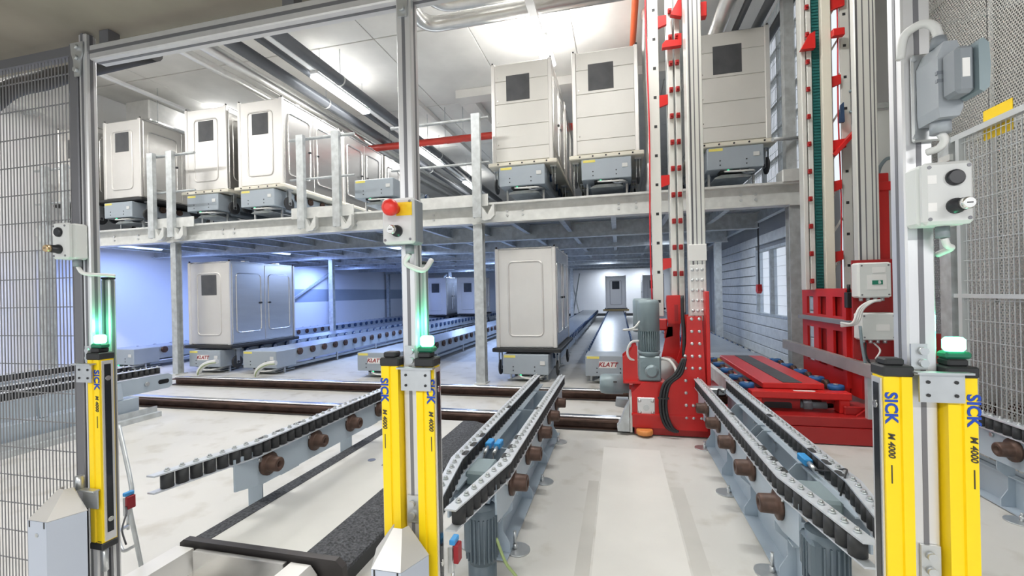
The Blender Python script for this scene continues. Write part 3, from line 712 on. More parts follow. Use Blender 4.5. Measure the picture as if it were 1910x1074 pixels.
sick_me = text_mesh('SICK', .030, 'blue_ink', .0009); m4_me = text_mesh('M 4000', .0165, 'dark_ink', .0003, .2)
def light_curtain(x, win, label, lamp, tx, w2=.024):
    # x centre; win = +1 optics face +X, -1 optics face -X
    t = thing('light_curtain', label, 'light curtain', (x, YG, .37))
    y0 = YG - .040; y1 = YG + .002; z0 = .385; z1 = .965
    poly = [(x - w2, y0), (x - w2 + .022, y0), (x - w2 + .024, y0 + .004), (x - w2 + .028, y0 + .004), (x - w2 + .030, y0), (x + w2, y0), (x + w2, y1), (x - w2, y1)]
    if win > 0: poly = [(2 * x - p, q) for p, q in poly]
    MB().prism(poly, 'z', z0, z1).build('housing', 'yellow', t)
    xw = x + win * w2
    fr = MB().box(xw - .0005, xw + win * .004, y0 + .006, y1 - .004, z0 + .004, z1 - .004).build('window_frame', 'alu', t)
    MB().box(xw + win * .0041, xw + win * .0055, y0 + .012, y1 - .012, z0 + .03, z1 - .015).build('window', 'lens_dark', fr)
    for zz in (z0 + .07, z1 - .06):
        MB().cyl((xw + win * .0055, (y0 + y1) / 2, zz), (xw + win * .0075, (y0 + y1) / 2, zz), .008, 14).build('beam_lens', 'chrome', fr)
    for za, zb in ((z1, z1 + .022), (z0 - .022, z0)):
        MB().box(x - w2 - .003, x + w2 + .003, y0 - .003, y1 + .003, za, zb, .003).build('end_cap', 'black', t)
    MB().box(x - .020, x + .014, y0 + .004, y1 - .004, z1 + .022, z1 + .036, .003).build('cap_top', 'black', t)
    MB().cyl((x, YG - .019, z0 - .10), (x, YG - .019, z0 - .022), .010, 10).build('connector', 'zinc', t)
    if lamp:
        lp = MB().box(x - .022, x + .022, y0 + .006, y1 - .006, z1 + .036, z1 + .050, .004).build('lamp_socket', 'green_dark', t)
        le = MB().box(x - .017, x + .017, y0 + .010, y1 - .010, z1 + .050, z1 + .078, .005).build('lamp_lens', 'green_lamp', t)
        l = bpy.data.lights.new('green_glow', 'POINT'); l.energy = .55; l.color = (.1, 1, .5); l.shadow_soft_size = .02
        lo = bpy.data.objects.new('green_glow', l); COL.objects.link(lo); lo.parent = t; lo.location = (0, -.0, z1 + .105 - .37)
    inst(sick_me, 'lettering', (x + tx, y0 - .0008, z1 - .062), t, (PI / 2, PI / 2, 0))
    inst(m4_me, 'model_lettering', (x + tx, y0 - .0008, z1 - .138), t, (PI / 2, PI / 2, 0))
    MB().box(x + tx - .001, x + tx + .001, y0 - .001, y0 + .001, z1 - .215, z1 - .178).build('fine_print', 'dark_ink', t)
    MB().box(x + win * .006, x + win * .02, y0 - .001, y0 + .002, z0 + .004, z0 + .006).build('rating_mark', 'dark_ink', t)
    return t
light_curtain(-1.624, 1, 'yellow light curtain with dark window on the left gate post', True, .014)
light_curtain(-.5865, -1, 'yellow light curtain left of the middle gate post, no lamp', False, -.016)
light_curtain(-.488, 1, 'yellow light curtain with green lamp right of the middle gate post', True, .016)
light_curtain(.5415, -1, 'yellow light curtain left of the right gate post, no lamp', False, -.014)
light_curtain(.648, 1, 'yellow light curtain with green lamp at the right gate post', True, .016)
for x, lab, wr_, zt in ((-1.660, 'zinc bracket plate holding the left light curtain', .042, .957), (-.527, 'zinc bracket plate across the middle pair of light curtains', .060, .967), (.594, 'zinc bracket plate across the right pair of light curtains', .052, .980)):
    t = thing('bracket', lab, 'bracket', (x, YG - .04, .9))
    yb = YG - .050
    MB().box(x - .022, x + wr_, yb, yb + .004, zt - .062, zt - .006).build('plate', 'zinc', t)
    MB().box(x - .03, x + wr_ + .010, yb - .010, yb + .0085, zt - .006, zt - .002).build('top_flange', 'zinc', t)
    MB().box(x - .022, x + .006, YG - .0255, YG - .0215, zt - .002, zt + .05).build('ear', 'zinc', t)
    for dz in (.012, .036): MB().cyl((x - .003, YG - .034, zt + dz), (x - .003, YG - .0255, zt + dz), .008, 10).build('bolt', 'zinc', t)
    for dx in (-.008, wr_ - .014):
        for dz in (-.022, -.048): MB().cyl((x + dx, yb - .002, zt + dz), (x + dx, yb, zt + dz), .0035, 8).build('hole', 'black', t)
    # lower clamp
for x, lab in ((-.537, 'small zinc clamp low on the middle gate post'), (.595, 'small zinc clamp low on the right gate post')):
    t = thing('clamp', lab, 'clamp', (x, YG - .03, .57))
    MB().box(x - .013, x + .020, YG - .027, YG - .0215, .555, .625).build('plate', 'zinc', t)
    for dz in (.575, .605): MB().cyl((x + .002, YG - .037, dz), (x + .002, YG - .027, dz), .0085, 10).build('bolt', 'zinc', t)
t = thing('clamp', 'zinc clamp and bolt low on the left gate post beside the guard', 'clamp', (-1.66, YG - .04, .55))
MB().box(-1.66, -1.60, YG - .052, YG - .048, .50, .555).box(-1.69, -1.60, YG - .062, YG - .045, .555, .56).build('plate', 'zinc', t)
MB().cyl((-1.67, YG - .053, .56), (-1.67, YG - .053, .60), .012, 8).build('bolt', 'zinc', t)

def post_guard(x, label, dx=0):
    t = thing('post_guard', label, 'guard', (x, .97, 0))
    a, b, c = .072, .038, .505; yb = 1.005; yf = .925
    base = [(x - a, yb), (x - b, yf), (x + b, yf), (x + a, yb)]
    top = [(x - .02, yb - .002), (x - .012, yb - .02), (x + .012, yb - .02), (x + .02, yb - .002)]
    m = MB(); th = .004
    inner = [(p + (th if p < x else -th) * .9, q + (th if q < 1 else 0)) for p, q in base]
    vs = [(p, q, 0) for p, q in base] + [(p, q, c) for p, q in base] + [(p, q, 0) for p, q in inner] + [(p, q, c) for p, q in inner]
    fs = []
    for i in range(3): fs += [(i, i + 1, 5 + i, 4 + i), (8 + i, 9 + i, 13 + i, 12 + i), (4 + i, 5 + i, 13 + i, 12 + i), (i, i + 1, 9 + i, 8 + i)]
    fs += [(0, 4, 12, 8), (3, 7, 15, 11)]
    m.add(vs, fs); m.build('guard_sheet', 'guard_paint', t)
    m = MB(); hz = .575
    vs = [(p, q, c + .002) for p, q in base] + [(p, q, hz) for p, q in top] + [(p, q + .003, c) for p, q in base] + [(p, q + .003, hz - .003) for p, q in top]
    fs = []
    for i in range(3): fs += [(i, i + 1, 5 + i, 4 + i), (8 + i, 9 + i, 13 + i, 12 + i), (i, i + 1, 9 + i, 8 + i), (4 + i, 5 + i, 13 + i, 12 + i)]
    fs += [(0, 4, 12, 8), (3, 7, 15, 11)]
    m.add(vs, fs); m.build('sloped_top', 'stainless_front', t)
    for px in (-.03, .03): MB().box(x + px - .002, x + px + .002, yf - .001, yf + .001, c - .018, c).build('notch', 'black', t)
    MB().cyl((x - .0, yf - .002, c - .04), (x, yf, c - .04), .006, 8).build('screw', 'zinc', t)
post_guard(-1.68, 'grey sheet steel guard with sloped top at the foot of the left gate post')
post_guard(-.542, 'grey sheet steel guard with sloped top at the foot of the middle gate post')

# small photo sensors on bent holders
for (x, y, z), lab in (((-1.86, 1.30, .385), 'small photo sensor on a thin bent pole right of the left gate post'), ((-.440, 1.10, .475), 'small photo sensor right of the middle light curtain')):
    t = thing('photo_sensor', lab, 'sensor', (x, y, z - .05))
    MB().cbox((x, y, z + .02), (.016, .034, .014), .002).build('sensor_top', 'sensor_blue', t)
    MB().cbox((x + .009, y, z - .012), (.014, .03, .048), .002).build('sensor_lens', 'red_ink', t)
    MB().cbox((x - .008, y, z - .03), (.014, .024, .07), .002).build('holder', 'zinc', t)
    MB().cyl((x - .006, y, z - .12), (x - .006, y, z - .06), .005, 8).build('holder_rod', 'zinc', t)
    if x < -1:
        MB().tube([(-2.08, 1.42, .62), (-1.99, 1.38, .52), (-1.90, 1.34, .40), (-1.90, 1.33, .34), (-1.91, 1.36, .18), (-1.93, 1.40, .0)], .008, 8).build('pole', 'galv', t)
        MB().tube([(-1.65, 1.17, .30), (-1.72, 1.18, .27), (-1.80, 1.22, .30), (-1.866, 1.30, .28)], .006, 6).build('arm', 'zinc', t)
        MB().tube([(-1.86, 1.29, .36), (-1.80, 1.25, .36), (-1.75, 1.2, .33), (-1.69, 1.17, .30)], .003, 5).build('lead', 'cable_black', t)

# ================================================================== CONTROL BOXES
def control_box(xc, yf, yb, z0, z1, w_, label, kind):
    t = thing('control_box', label, 'control box', (xc, yb, z0))
    MB().box(xc - w_ / 2, xc + w_ / 2, yf + .018, yb, z0, z1, .006).build('shell', 'box_shell' if kind != 'stop' else 'conn_grey', t)
    MB().box(xc - w_ / 2, xc + w_ / 2, yf, yf + .018, z0, z1, .006).build('lid', 'box_grey', t)
    for sx in (-1, 1):
        for zz in (z0 + .010, z1 - .010): MB().cyl((xc + sx * (w_ / 2 - .009), yf - .001, zz), (xc + sx * (w_ / 2 - .009), yf + .001, zz), .0035, 8).build('lid_screw', 'alu_dark', t)
    zm = (z0 + z1) / 2; bx = xc + (.008 if kind == 'right' else .0)
    kx = bx
    if kind == 'stop':
        MB().box(xc - .002, xc + w_ / 2 - .003, yf - .001, yf + .001, zm + .012, zm + .045).build('yellow_field', 'yellow_sign', t)
        MB().lathe((xc - .003, yf, zm + .028), (0, -1, 0), [(0, .012), (.014, .012), (.016, .016), (.022, .0195), (.032, .0205), (.040, .017), (.044, .008)], 20).build('stop_button', 'mushroom_red', t)
    else:
        MB().lathe((bx, yf, zm + .027), (0, -1, 0), [(0, .0148), (.005, .0148), (.008, .012)], 20).build('push_button', 'button_black', t)
        MB().box(xc - w_ / 2 + .006, xc - w_ / 2 + .020, yf - .0008, yf + .001, zm + .018, zm + .034).build('label_plate', 'plate_white', t)
        MB().box(xc - w_ / 2 + .006, xc - w_ / 2 + .020, yf - .0008, yf + .001, zm - .034, zm - .018).build('label_plate', 'plate_white', t)
    kz = zm - .026
    k = MB().lathe((kx, yf, kz), (0, -1, 0), [(0, .0145), (.006, .0145), (.008, .0125), (.024, .0115)], 18).build('key_switch', 'button_black', t)
    MB().lathe((kx, yf - .024, kz), (0, -1, 0), [(0, .0110), (.010, .0110), (.013, .009)], 18).build('key_face', 'chrome' if kind != 'left' else 'brass', k)
    MB().box(kx - .0045, kx + .0045, yf - .0375, yf - .0368, kz - .001, kz + .001).build('key_slot', 'black', k)
    MB().cyl((xc + .012, (yf + yb) / 2 + .01, z0 - .022), (xc + .012, (yf + yb) / 2 + .01, z0), .011, 10).build('cable_gland', 'conn_grey', t)
    return t
control_box(-1.692, 1.000, 1.058, 1.285, 1.398, .066, 'grey control box with black button on the left gate post', 'left')
control_box(-.531, .995, 1.056, 1.278, 1.392, .086, 'control box with red emergency stop on the middle gate post', 'stop')
control_box(.606, .995, 1.056, 1.262, 1.380, .080, 'grey control box with black button and key switch on the right gate post', 'right')
def cable_thing(name, pts, r, m, label):
    o = MB().tube(pts, r, 8).build(name, m); tag(o, label, 'cable'); return o
cable_thing('sheathed_cable', [(-1.68, 1.04, 1.263), (-1.672, 1.045, 1.245), (-1.65, 1.05, 1.238), (-1.625, 1.08, 1.236), (-1.61, 1.10, 1.233)], .006, 'cable_white', 'short pale cable from the left control box to the profile')
cable_thing('sheathed_cable', [(-.519, 1.035, 1.256), (-.535, 1.04, 1.235), (-.52, 1.05, 1.222), (-.497, 1.07, 1.215), (-.488, 1.10, 1.243)], .007, 'cable_white', 'short pale cable below the emergency stop box')
cable_thing('sheathed_cable', [(.62, 1.035, 1.24), (.628, 1.04, 1.225), (.64, 1.05, 1.22), (.635, 1.08, 1.21)], .006, 'cable_white', 'short pale cable below the right control box')

# grey plug connector unit at the top of the right post
cn = thing('plug_connector', 'grey heavy-duty plug connector with lever cover high on the right gate post', 'connector', (.62, 1.03, 1.45))
MB().box(.580, .634, 1.048, 1.056, 1.435, 1.61, .003).build('mount_plate', 'zinc', cn)
MB().prism([(.588, 1.46), (.618, 1.46), (.624, 1.475), (.624, 1.575), (.616, 1.60), (.596, 1.60), (.586, 1.575), (.586, 1.48)], 'y', .985, 1.046).build('body', 'conn_light', cn)
MB().cyl((.606, 1.015, 1.60), (.606, 1.015, 1.622), .014, 14, .011).build('cable_entry', 'conn_grey', cn)
MB().cyl((.606, 1.015, 1.438), (.606, 1.015, 1.46), .016, 14).build('cable_entry', 'conn_light', cn)
MB().box(.590, .618, .945, .984, 1.488, 1.572, .006).build('plug_hood', 'conn_grey', cn)
MB().box(.598, .609, .9442, .9452, 1.515, 1.548).build('rating_label', 'plate_white', cn)
MB().prism([(.619, 1.488), (.626, 1.484), (.634, 1.492), (.636, 1.53), (.634, 1.568), (.626, 1.578), (.619, 1.575)], 'y', .94, .984).build('lever_cover', 'motor', cn)
for dz in (1.525, 1.54): MB().box(.584, .618, .9842, .99, dz, dz + .006).build('lever', 'conn_grey', cn)
for px, pz in ((.583, 1.60), (.630, 1.442), (.583, 1.445), (.630, 1.602)): MB().cyl((px, 1.044, pz), (px, 1.048, pz), .005, 8).build('screw', 'zinc', cn)
pts = [(.606, 1.015, 1.622), (.603, 1.02, 1.645), (.594, 1.03, 1.66), (.583, 1.045, 1.662), (.574, 1.06, 1.652), (.570, 1.065, 1.61)]
cable_thing('sheathed_cable', pts, .008, 'cable_white', 'thick pale cable looping over the plug connector on the right post')
cable_thing('sheathed_cable', [(.606, 1.015, 1.438), (.610, 1.012, 1.424), (.606, 1.02, 1.412), (.595, 1.035, 1.409)], .007, 'cable_white', 'short pale cable stub under the plug connector')

# ================================================================== FENCES
fe = thing('wire_fence', 'dark wire mesh fence panel left of the left gate post', 'fence', (-2.2, YG, 0))
MB().box(-1.735, -1.700, YG - .02, YG + .03, 0, 1.995, .003).build('post', 'alu_dark', fe)
MB().box(-3.3, -1.735, YG - .01, YG + .02, 1.965, 1.995).build('top_rail', 'alu_dark', fe)
q = MB(); k = 0
while -1.752 - k * .0158 > -2.75:
    x = -1.752 - k * .0158; q.box(x - .0012, x + .0012, YG - .0012, YG + .0012, .02, 1.966); k += 1
tag(q.build('upright_wires', 'wire', fe), kind='stuff')
for k in range(20): MB().box(-3.2, -1.734, YG + .0018, YG + .0046, .06 + k * .0975, .0632 + k * .0975).build('cross_wire', 'wire', fe)

XF = 2.1
fr_ = thing('mesh_fence', 'light grey wire mesh fence with top rail at the right edge', 'fence', (XF, 2.4, 0))
MB().box(XF - .03, XF + .03, 3.40, 3.50, 0, 2.08).build('post', 'galv', fr_)
MB().box(XF - .05, XF - .031, 3.36, 3.46, 1.93, 1.97).build('hinge', 'galv_light', fr_)
MB().box(XF - .018, XF + .018, 1.0, 3.40, 2.05, 2.085).build('rail', 'wire_light', fr_)
MB().box(XF - .018, XF + .018, 1.0, 3.40, 1.06, 1.085).build('rail', 'wire_light', fr_)
MB().box(XF - .018, XF + .018, 1.0, 3.40, .05, .085).build('rail', 'wire_light', fr_)
MB().box(XF - .02, XF + .02, 3.33, 3.36, .08, 2.05).build('stile', 'wire_light', fr_)
q = MB(); y = 3.31
while y > 1.6: q.box(XF - .002, XF + .002, y - .002, y + .002, .08, 2.055); y -= .033
tag(q.build('upright_wires', 'wire_light', fr_), kind='stuff')
for k in range(16): MB().box(XF - .006, XF - .0025, 1.0, 3.34, .19 + k * .122, .1935 + k * .122).build('cross_wire', 'wire_light', fr_)
sg = thing('warning_sign', 'yellow sheet sign behind the top rail of the right fence', 'sign', (XF + .03, 3.1, 2.0))
MB().box(XF + .022, XF + .025, 3.0, 3.2, 1.99, 2.165).build('panel', 'yellow_sign', sg)
ps = thing('perforated_screen', 'tall perforated sheet metal screen behind the right fence', 'screen', (2.55, 3, 0))
for k in range(4):
    y0 = 1.4 + k * .8
    o = MB().add([(2.55, y0, 0), (2.55, y0 + .79, 0), (2.55, y0 + .79, 4.6), (2.55, y0, 4.6)], [(0, 1, 2, 3)]).build('perforated_sheet', 'perforated', ps)
for k in range(5): MB().box(2.56, 2.60, 1.36 + k * .8, 1.40 + k * .8, 0, 4.7).build('post', 'galv', ps)
for z in (.05, 1.0, 2.2, 3.4, 4.6): MB().box(2.56, 2.60, 1.4, 4.56, z, z + .04).build('rail', 'galv_light', ps)
MB().bar((2.63, 1.4, 2.3), (2.63, 4.5, 3.3), .04, .05).build('brace', 'galv', ps)

# tall wire screen beyond the crane mast, upper right
us = thing('upper_screen', 'wire mesh screen with grey posts beside the upper right container', 'fence', (2.12, 6, PZ1))
for y in (5.56, 7.2, 8.8): MB().box(2.10, 2.15, y - .025, y + .025, PZ1 + .03, ZC - .01).build('post', 'galv', us)
for z in (2.36, 3.6, 4.9): MB().box(2.11, 2.14, 5.585, 8.775, z, z + .03).build('rail', 'galv_light', us)
q = MB()
for k in range(60): q.box(2.121, 2.125, 5.6 + k * .053, 5.604 + k * .053, 2.39, 4.9)
for k in range(14): q.box(2.126, 2.130, 5.59, 8.77, 2.5 + k * .17, 2.504 + k * .17)
tag(q.build('wire_mesh', 'wire_light', us), kind='stuff')

# ================================================================== STACKER CRANE
cr = thing('stacker_crane', 'red and white stacker crane with two tall masts standing on the aisle rails', 'crane', (1.0, 4.2, 0))
def P(name, mb, m): return mb.build(name, m, cr)
RIV = MB().lathe((0, 0, 0), (0, -1, 0), [(0, .013), (.004, .013), (.009, .008), (.010, .002)], 10).mesh('rivet', 'zinc')
# base
P('base_skirt', MB().box(.10, 2.3, 3.630, 3.642, .008, .125), 'red_dark')
P('base_beam', MB().box(.06, 2.3, 3.642, 3.92, .125, .20, .006), 'red_dark')
P('base_beam', MB().box(.06, 2.3, 4.62, 4.92, .125, .20, .006), 'red_dark')
P('cross_member', MB().box(.45, .65, 3.92, 4.62, .13, .20), 'red_dark')
P('cross_member', MB().box(1.78, 2.0, 3.92, 4.62, .13, .20), 'red_dark')
# left tower front plate
fpoly = [(.505, .940), (.612, .940), (.625, .60), (.640, .20), (.640, .06), (.36, .06), (.335, .20), (.340, .28), (.36, .37), (.41, .47), (.455, .55), (.485, .64), (.50, .74)]
fp = P('mast_plate', MB().prism(fpoly, 'y', 3.608, 3.628), 'red')
for a, b in ((720, 208), (773, 208), (720, 295), (773, 295), (720, 382), (773, 382), (670, 470), (720, 470), (773, 470), (670, 555), (720, 555), (773, 555), (670, 643), (670, 730), (670, 818), (720, 818), (670, 905), (720, 905), (775, 905)):
    ppx = 1100 + .2606 * a; ppy = 540 + .2606 * b
    inst(RIV, 'rivet', (.509 + (ppx - 1280) * .00395, 3.608, .937 - (ppy - 590) * .00418), fp)
P('mast_flange', MB().box(.641, .668, 3.60, 3.90, .13, 1.13, .004), 'red')
P('mast_plate_rear', MB().prism(fpoly, 'y', 3.88, 3.895), 'red')
P('skirt_flange', MB().box(.08, .64, 3.600, 3.629, .16, .175), 'red')
P('bearing_block', MB().prism([(.085, .06), (.335, .06), (.335, .42), (.17, .42), (.085, .33)], 'y', 3.629, 3.86), 'red')
bp = P('bearing_plate', MB().box(.125, .258, 3.618, 3.6285, .165, .300, .004), 'alu')
for bx in (.143, .24):
    for bz in (.185, .275): inst(RIV, 'bolt', (bx, 3.618, bz), bp)
MB().cyl((.192, 3.608, .222), (.192, 3.618, .222), .024, 16).build('boss', 'zinc', bp)
P('end_plate', MB().box(.066, .084, 3.62, 3.90, .02, .30), 'galv_light')
P('grease_screw', MB().cyl((.20, 3.70, .42), (.20, 3.70, .455), .016, 8).cyl((.20, 3.70, .455), (.20, 3.70, .47), .026, 6), 'zinc')
P('guide_wheel', MB().lathe((.175, 3.605, .016), (0, 0, 1), [(0, .058), (.006, .064), (.034, .064), (.040, .058)], 20), 'orange_wheel')
P('buffer_foot', MB().prism([(-.03, .03), (.062, .03), (.062, .26), (.03, .20), (-.01, .10), (-.035, .07)], 'y', 3.60, 3.72), 'galv')
P('buffer_foot', MB().prism([(-.05, .14), (.062, .12), (.062, .20), (-.04, .20)], 'y', 3.95, 4.05), 'galv')
hm_ = P('travel_motor', MB().lathe((.07, 3.90, .345), (-1, 0, 0), [(0, .075), (.05, .075), (.052, .086), (.20, .086), (.235, .080), (.245, .065)], 20), 'motor')
MB().box(-.06, -.03, 3.808, 3.816, .375, .385).build('slot', 'black', hm_)
# hoist gear motor, standing
gx, gy = .228, 3.72
hg = P('hoist_gearbox', MB().box(gx - .085, gx + .085, gy - .08, gy + .09, .425, .625, .012), 'motor')
MB().lathe((gx + .012, gy - .08, .505), (0, -1, 0), [(0, .055), (.012, .052), (.018, .038), (.026, .036)], 20).build('gear_cover', 'motor', hg)
MB().cyl((gx - .045, gy - .08, .56), (gx - .045, gy - .09, .56), .022, 12).build('inspection_cap', 'motor', hg)
MB().lathe((gx, gy, .625), (0, 0, 1), [(0, .08), (.02, .088), (.03, .088), (.032, .06)], 20).build('motor_flange', 'motor', hg)
mo = P('hoist_motor', MB().cyl((gx, gy, .655), (gx, gy, .82), .068, 20), 'motor')
f = MB()
for k in range(30):
    a = 2 * PI * k / 30; f.bar((gx + .076 * math.cos(a), gy + .076 * math.sin(a), .665), (gx + .076 * math.cos(a), gy + .076 * math.sin(a), .82), .0045, .018, (math.cos(a), math.sin(a), 0))
f.build('cooling_fins', 'motor', mo)
MB().lathe((gx, gy, .82), (0, 0, 1), [(0, .086), (.22, .086), (.245, .080), (.252, .06)], 24).build('fan_hood', 'motor', mo)
MB().lathe((gx - .035, gy + .16, .80), (0, 0, 1), [(0, .08), (.26, .08), (.28, .07)], 20).build('rear_motor', 'motor', mo)
P('brake_cable', MB().tube([(gx - .08, gy - .03, .74), (gx - .14, gy - .06, .73), (gx - .17, gy - .06, .66), (gx - .15, gy - .06, .60), (gx - .08, gy - .04, .585)], .010, 8), 'cable_white')
P('motor_cable', MB().tube([(gx - .07, gy - .05, .90), (gx - .12, gy - .1, .85), (gx - .2, gy - .1, .835), (gx - .08, gy - .02, .83)], .007, 6), 'cable_white')
P('motor_cable', MB().tube([(gx + .085, gy - .02, .60), (gx + .15, gy - .06, .59), (gx + .19, gy - .09, .53), (gx + .19, gy - .11, .46)], .012, 8), 'cable_white')
P('motor_cheek', MB().prism([(.02, .40), (.135, .40), (.135, .70), (.11, .72), (.09, .67), (.02, .61)], 'y', 3.66, 3.675), 'red')
P('motor_cheek', MB().prism([(.02, .40), (.135, .40), (.135, .70), (.11, .72), (.09, .67), (.02, .61)], 'y', 3.86, 3.875), 'red')
P('motor_shelf', MB().box(.03, .34, 3.64, 3.88, .405, .422), 'red')
P('motor_pedestal', MB().box(.10, .33, 3.80, 3.88, .20, .404), 'red_dark')
P('belt_drum', MB().cyl((.38, 3.76, .50), (.38, 3.90, .50), .09, 24), 'foil')
for k in range(3):
    o = .022 * k
    P('hose', MB().tube([(.47 + o * .4, 3.59, .62), (.41 + o, 3.585, .50), (.325 + o, 3.58, .42), (.295 + o, 3.575, .30), (.300 + o, 3.575, .18), (.335 + o, 3.575, .09), (.40 + o * .5, 3.575, .055)], .011, 8), 'cable_black')
P('hose', MB().tube([(.485, 3.66, .62), (.492, 3.67, .80), (.485, 3.68, .95), (.487, 3.7, 1.10)], .014, 8), 'cable_black')
P('hose_clip', MB().box(.278, .36, 3.562, 3.566, .305, .315).box(.278, .36, 3.588, 3.6, .305, .315), 'black')
P('rear_plate', MB().prism([(.31, .40), (.50, .40), (.50, .78), (.505, .86), (.41, .86), (.36, .62)], 'y', 4.00, 4.02), 'red')
rp = P('rear_plate', MB().prism([(.405, .86), (.505, .86), (.505, 1.10), (.40, 1.10), (.395, 1.05)], 'y', 3.95, 4.03), 'red')
MB().box(.455, .485, 3.946, 3.9505, .88, 1.02).build('slot', 'red_dark', rp)
P('arm', MB().box(.25, .40, 3.98, 4.02, .80, .90, .01), 'red')
# left mast: main profile with splice, clip rail, ladder rail
def mast(x0, x1, y0, y1, z0, z1, grooves, m='mast_alu'):
    o = P('mast', MB().box(x0, x1, y0, y1, z0, z1, .005), m)
    g = MB()
    for gxx in grooves: g.box(gxx - .004, gxx + .004, y0 - .0008, y0 + .001, z0, z1)
    g.build('groove', 'alu_dark', o); return o
ZM = ZC - .03
mast(.553, .668, 3.70, 3.86, .90, ZM, (.572, .578, .605, .640))
sp = P('splice_plate', MB().box(.545, .660, 3.688, 3.699, .94, 1.34, .003).box(.538, .672, 3.686, 3.70, 1.37, 1.50, .003), 'plate_white')
for bx in (.565, .60, .635):
    for bz in (.98, 1.06, 1.14, 1.22, 1.30): inst(RIV, 'bolt', (bx, 3.688, bz), sp)
for x in (.445, .505):
    o = P('lift_rail', MB().box(x, x + .045, 4.00, 4.05, .95, ZM, .004), 'mast_alu')
P('rail_back', MB().box(.44, .555, 4.05, 4.08, .95, ZM), 'galv')
CLIP = MB().box(-.016, .016, -.02, .0, -.022, .022, .004).cyl((0, -.02, 0), (0, -.034, 0), .008, 8).mesh('rail_clip', 'red_dark')
k = 0
while 1.06 + k * .225 < ZM:
    for x in (.472, .524): inst(CLIP, 'clip', (x, 4.0, 1.06 + k * .225), cr)
    k += 1
P('ladder_rail', MB().box(.290, .375, 4.00, 4.02, .92, ZM, .003), 'mast_alu')
HOLE = MB().box(-.012, .012, -.001, .001, -.012, .012).mesh('square_hole', 'black')
k = 0
while 1.05 + k * .252 < ZM: inst(HOLE, 'hole', (.340, 3.9995, 1.05 + k * .252), cr); k += 1
P('red_cable', MB().tube([(.280 + .006 * math.sin(z * 3.1), 3.99, z) for z in [.95 + .2 * k for k in range(21)]], .007, 6), 'cable_red')
for z in (1.37, 2.086, 2.778, 3.463, .78, 4.15, 4.84):
    P('spacer_bracket', MB().prism([(.376, z - .05), (.444, z - .03), (.444, z + .05), (.376, z + .05)], 'y', 4.0, 4.03), 'red')
P('top_bracket', MB().prism([(.40, 3.20), (.555, 3.20), (.555, 3.30), (.53, 3.30), (.53, 3.25), (.43, 3.26), (.40, 3.23)], 'y', 3.93, 3.98), 'red')
P('top_bracket', MB().prism([(.47, 3.47), (.56, 3.44), (.56, 3.60), (.53, 3.58)], 'y', 3.93, 3.98), 'red')
P('top_bracket', MB().box(.668, .72, 3.74, 3.80, 3.30, 3.42, .006), 'red')
# right tower
mast(1.800, 1.945, 3.92, 3.98, .40, ZM, (1.812, 1.818, 1.855, 1.90, 1.925))
P('belt_column', MB().box(1.670, 1.705, 4.56, 4.66, 1.12, ZM, .004), 'mast_alu')
P('belt_column', MB().box(1.715, 1.755, 4.56, 4.66, 1.12, ZM, .004), 'mast_alu')
P('belt_column', MB().box(1.830, 1.905, 4.54, 4.66, 1.12, ZM, .004), 'cream')
P('hoist_belt', MB().box(1.765, 1.825, 4.58, 4.59, 1.12, ZM), 'belt_green')
bt = MB(); z = 1.14
while z < 4.9: bt.box(1.768, 1.822, 4.574, 4.5795, z, z + .012); z += .028
tag(bt.build('belt_teeth', 'belt_green', cr), kind='stuff')
k = 0
while 1.2 + k * .25 < ZM: inst(CLIP, 'clip', (1.718, 4.558, 1.2 + k * .25), cr); k += 1
P('ladder_rail', MB().box(2.00, 2.075, 4.60, 4.62, .9, ZM, .003), 'mast_alu')
k = 0
while 1.05 + k * .285 < ZM: inst(HOLE, 'hole', (2.035, 4.5995, 1.05 + k * .285), cr); k += 1
for k in range(12):
    P('lattice_bar', MB().bar((1.92, 4.63, 1.3 + k * .33), (2.0, 4.62, 1.44 + k * .33), .012, .03, (0, 1, 0)), 'mast_alu')
P('red_cable', MB().tube([(1.975 + .005 * math.sin(z * 4), 4.59, z) for z in [.95 + .2 * k for k in range(21)]], .006, 6), 'cable_red')
for z, x1 in ((1.41, 1.98), (2.05, 1.98), (2.42, 2.02), (3.0, 1.99), (3.70, 2.03), (.62, 1.98)):
    P('spacer_bracket', MB().prism([(1.905, z - .05), (x1, z - .02), (x1, z + .06), (1.905, z + .05)], 'y', 4.57, 4.60), 'red')
P('cross_brace', MB().bar((1.91, 4.56, 2.33), (2.15, 4.50, 2.62), .03, .10, (0, 1, 0)), 'red')
P('top_bracket', MB().prism([(1.65, 3.30), (1.765, 3.30), (1.765, 3.45), (1.72, 3.43)], 'y', 4.50, 4.55), 'red')
P('top_bracket', MB().box(1.905, 2.0, 4.50, 4.55, 3.38, 3.45, .006), 'red')
P('blue_switch', MB().prism([(1.96, 2.62), (2.0, 2.62), (1.995, 2.80), (1.975, 2.78)], 'y', 4.54, 4.57), 'roller_blue')
P('grab_handle', MB().tube([(2.06, 4.59, 2.72), (2.10, 4.56, 2.72), (2.10, 4.56, 2.90), (2.06, 4.59, 2.90)], .012, 8), 'motor')
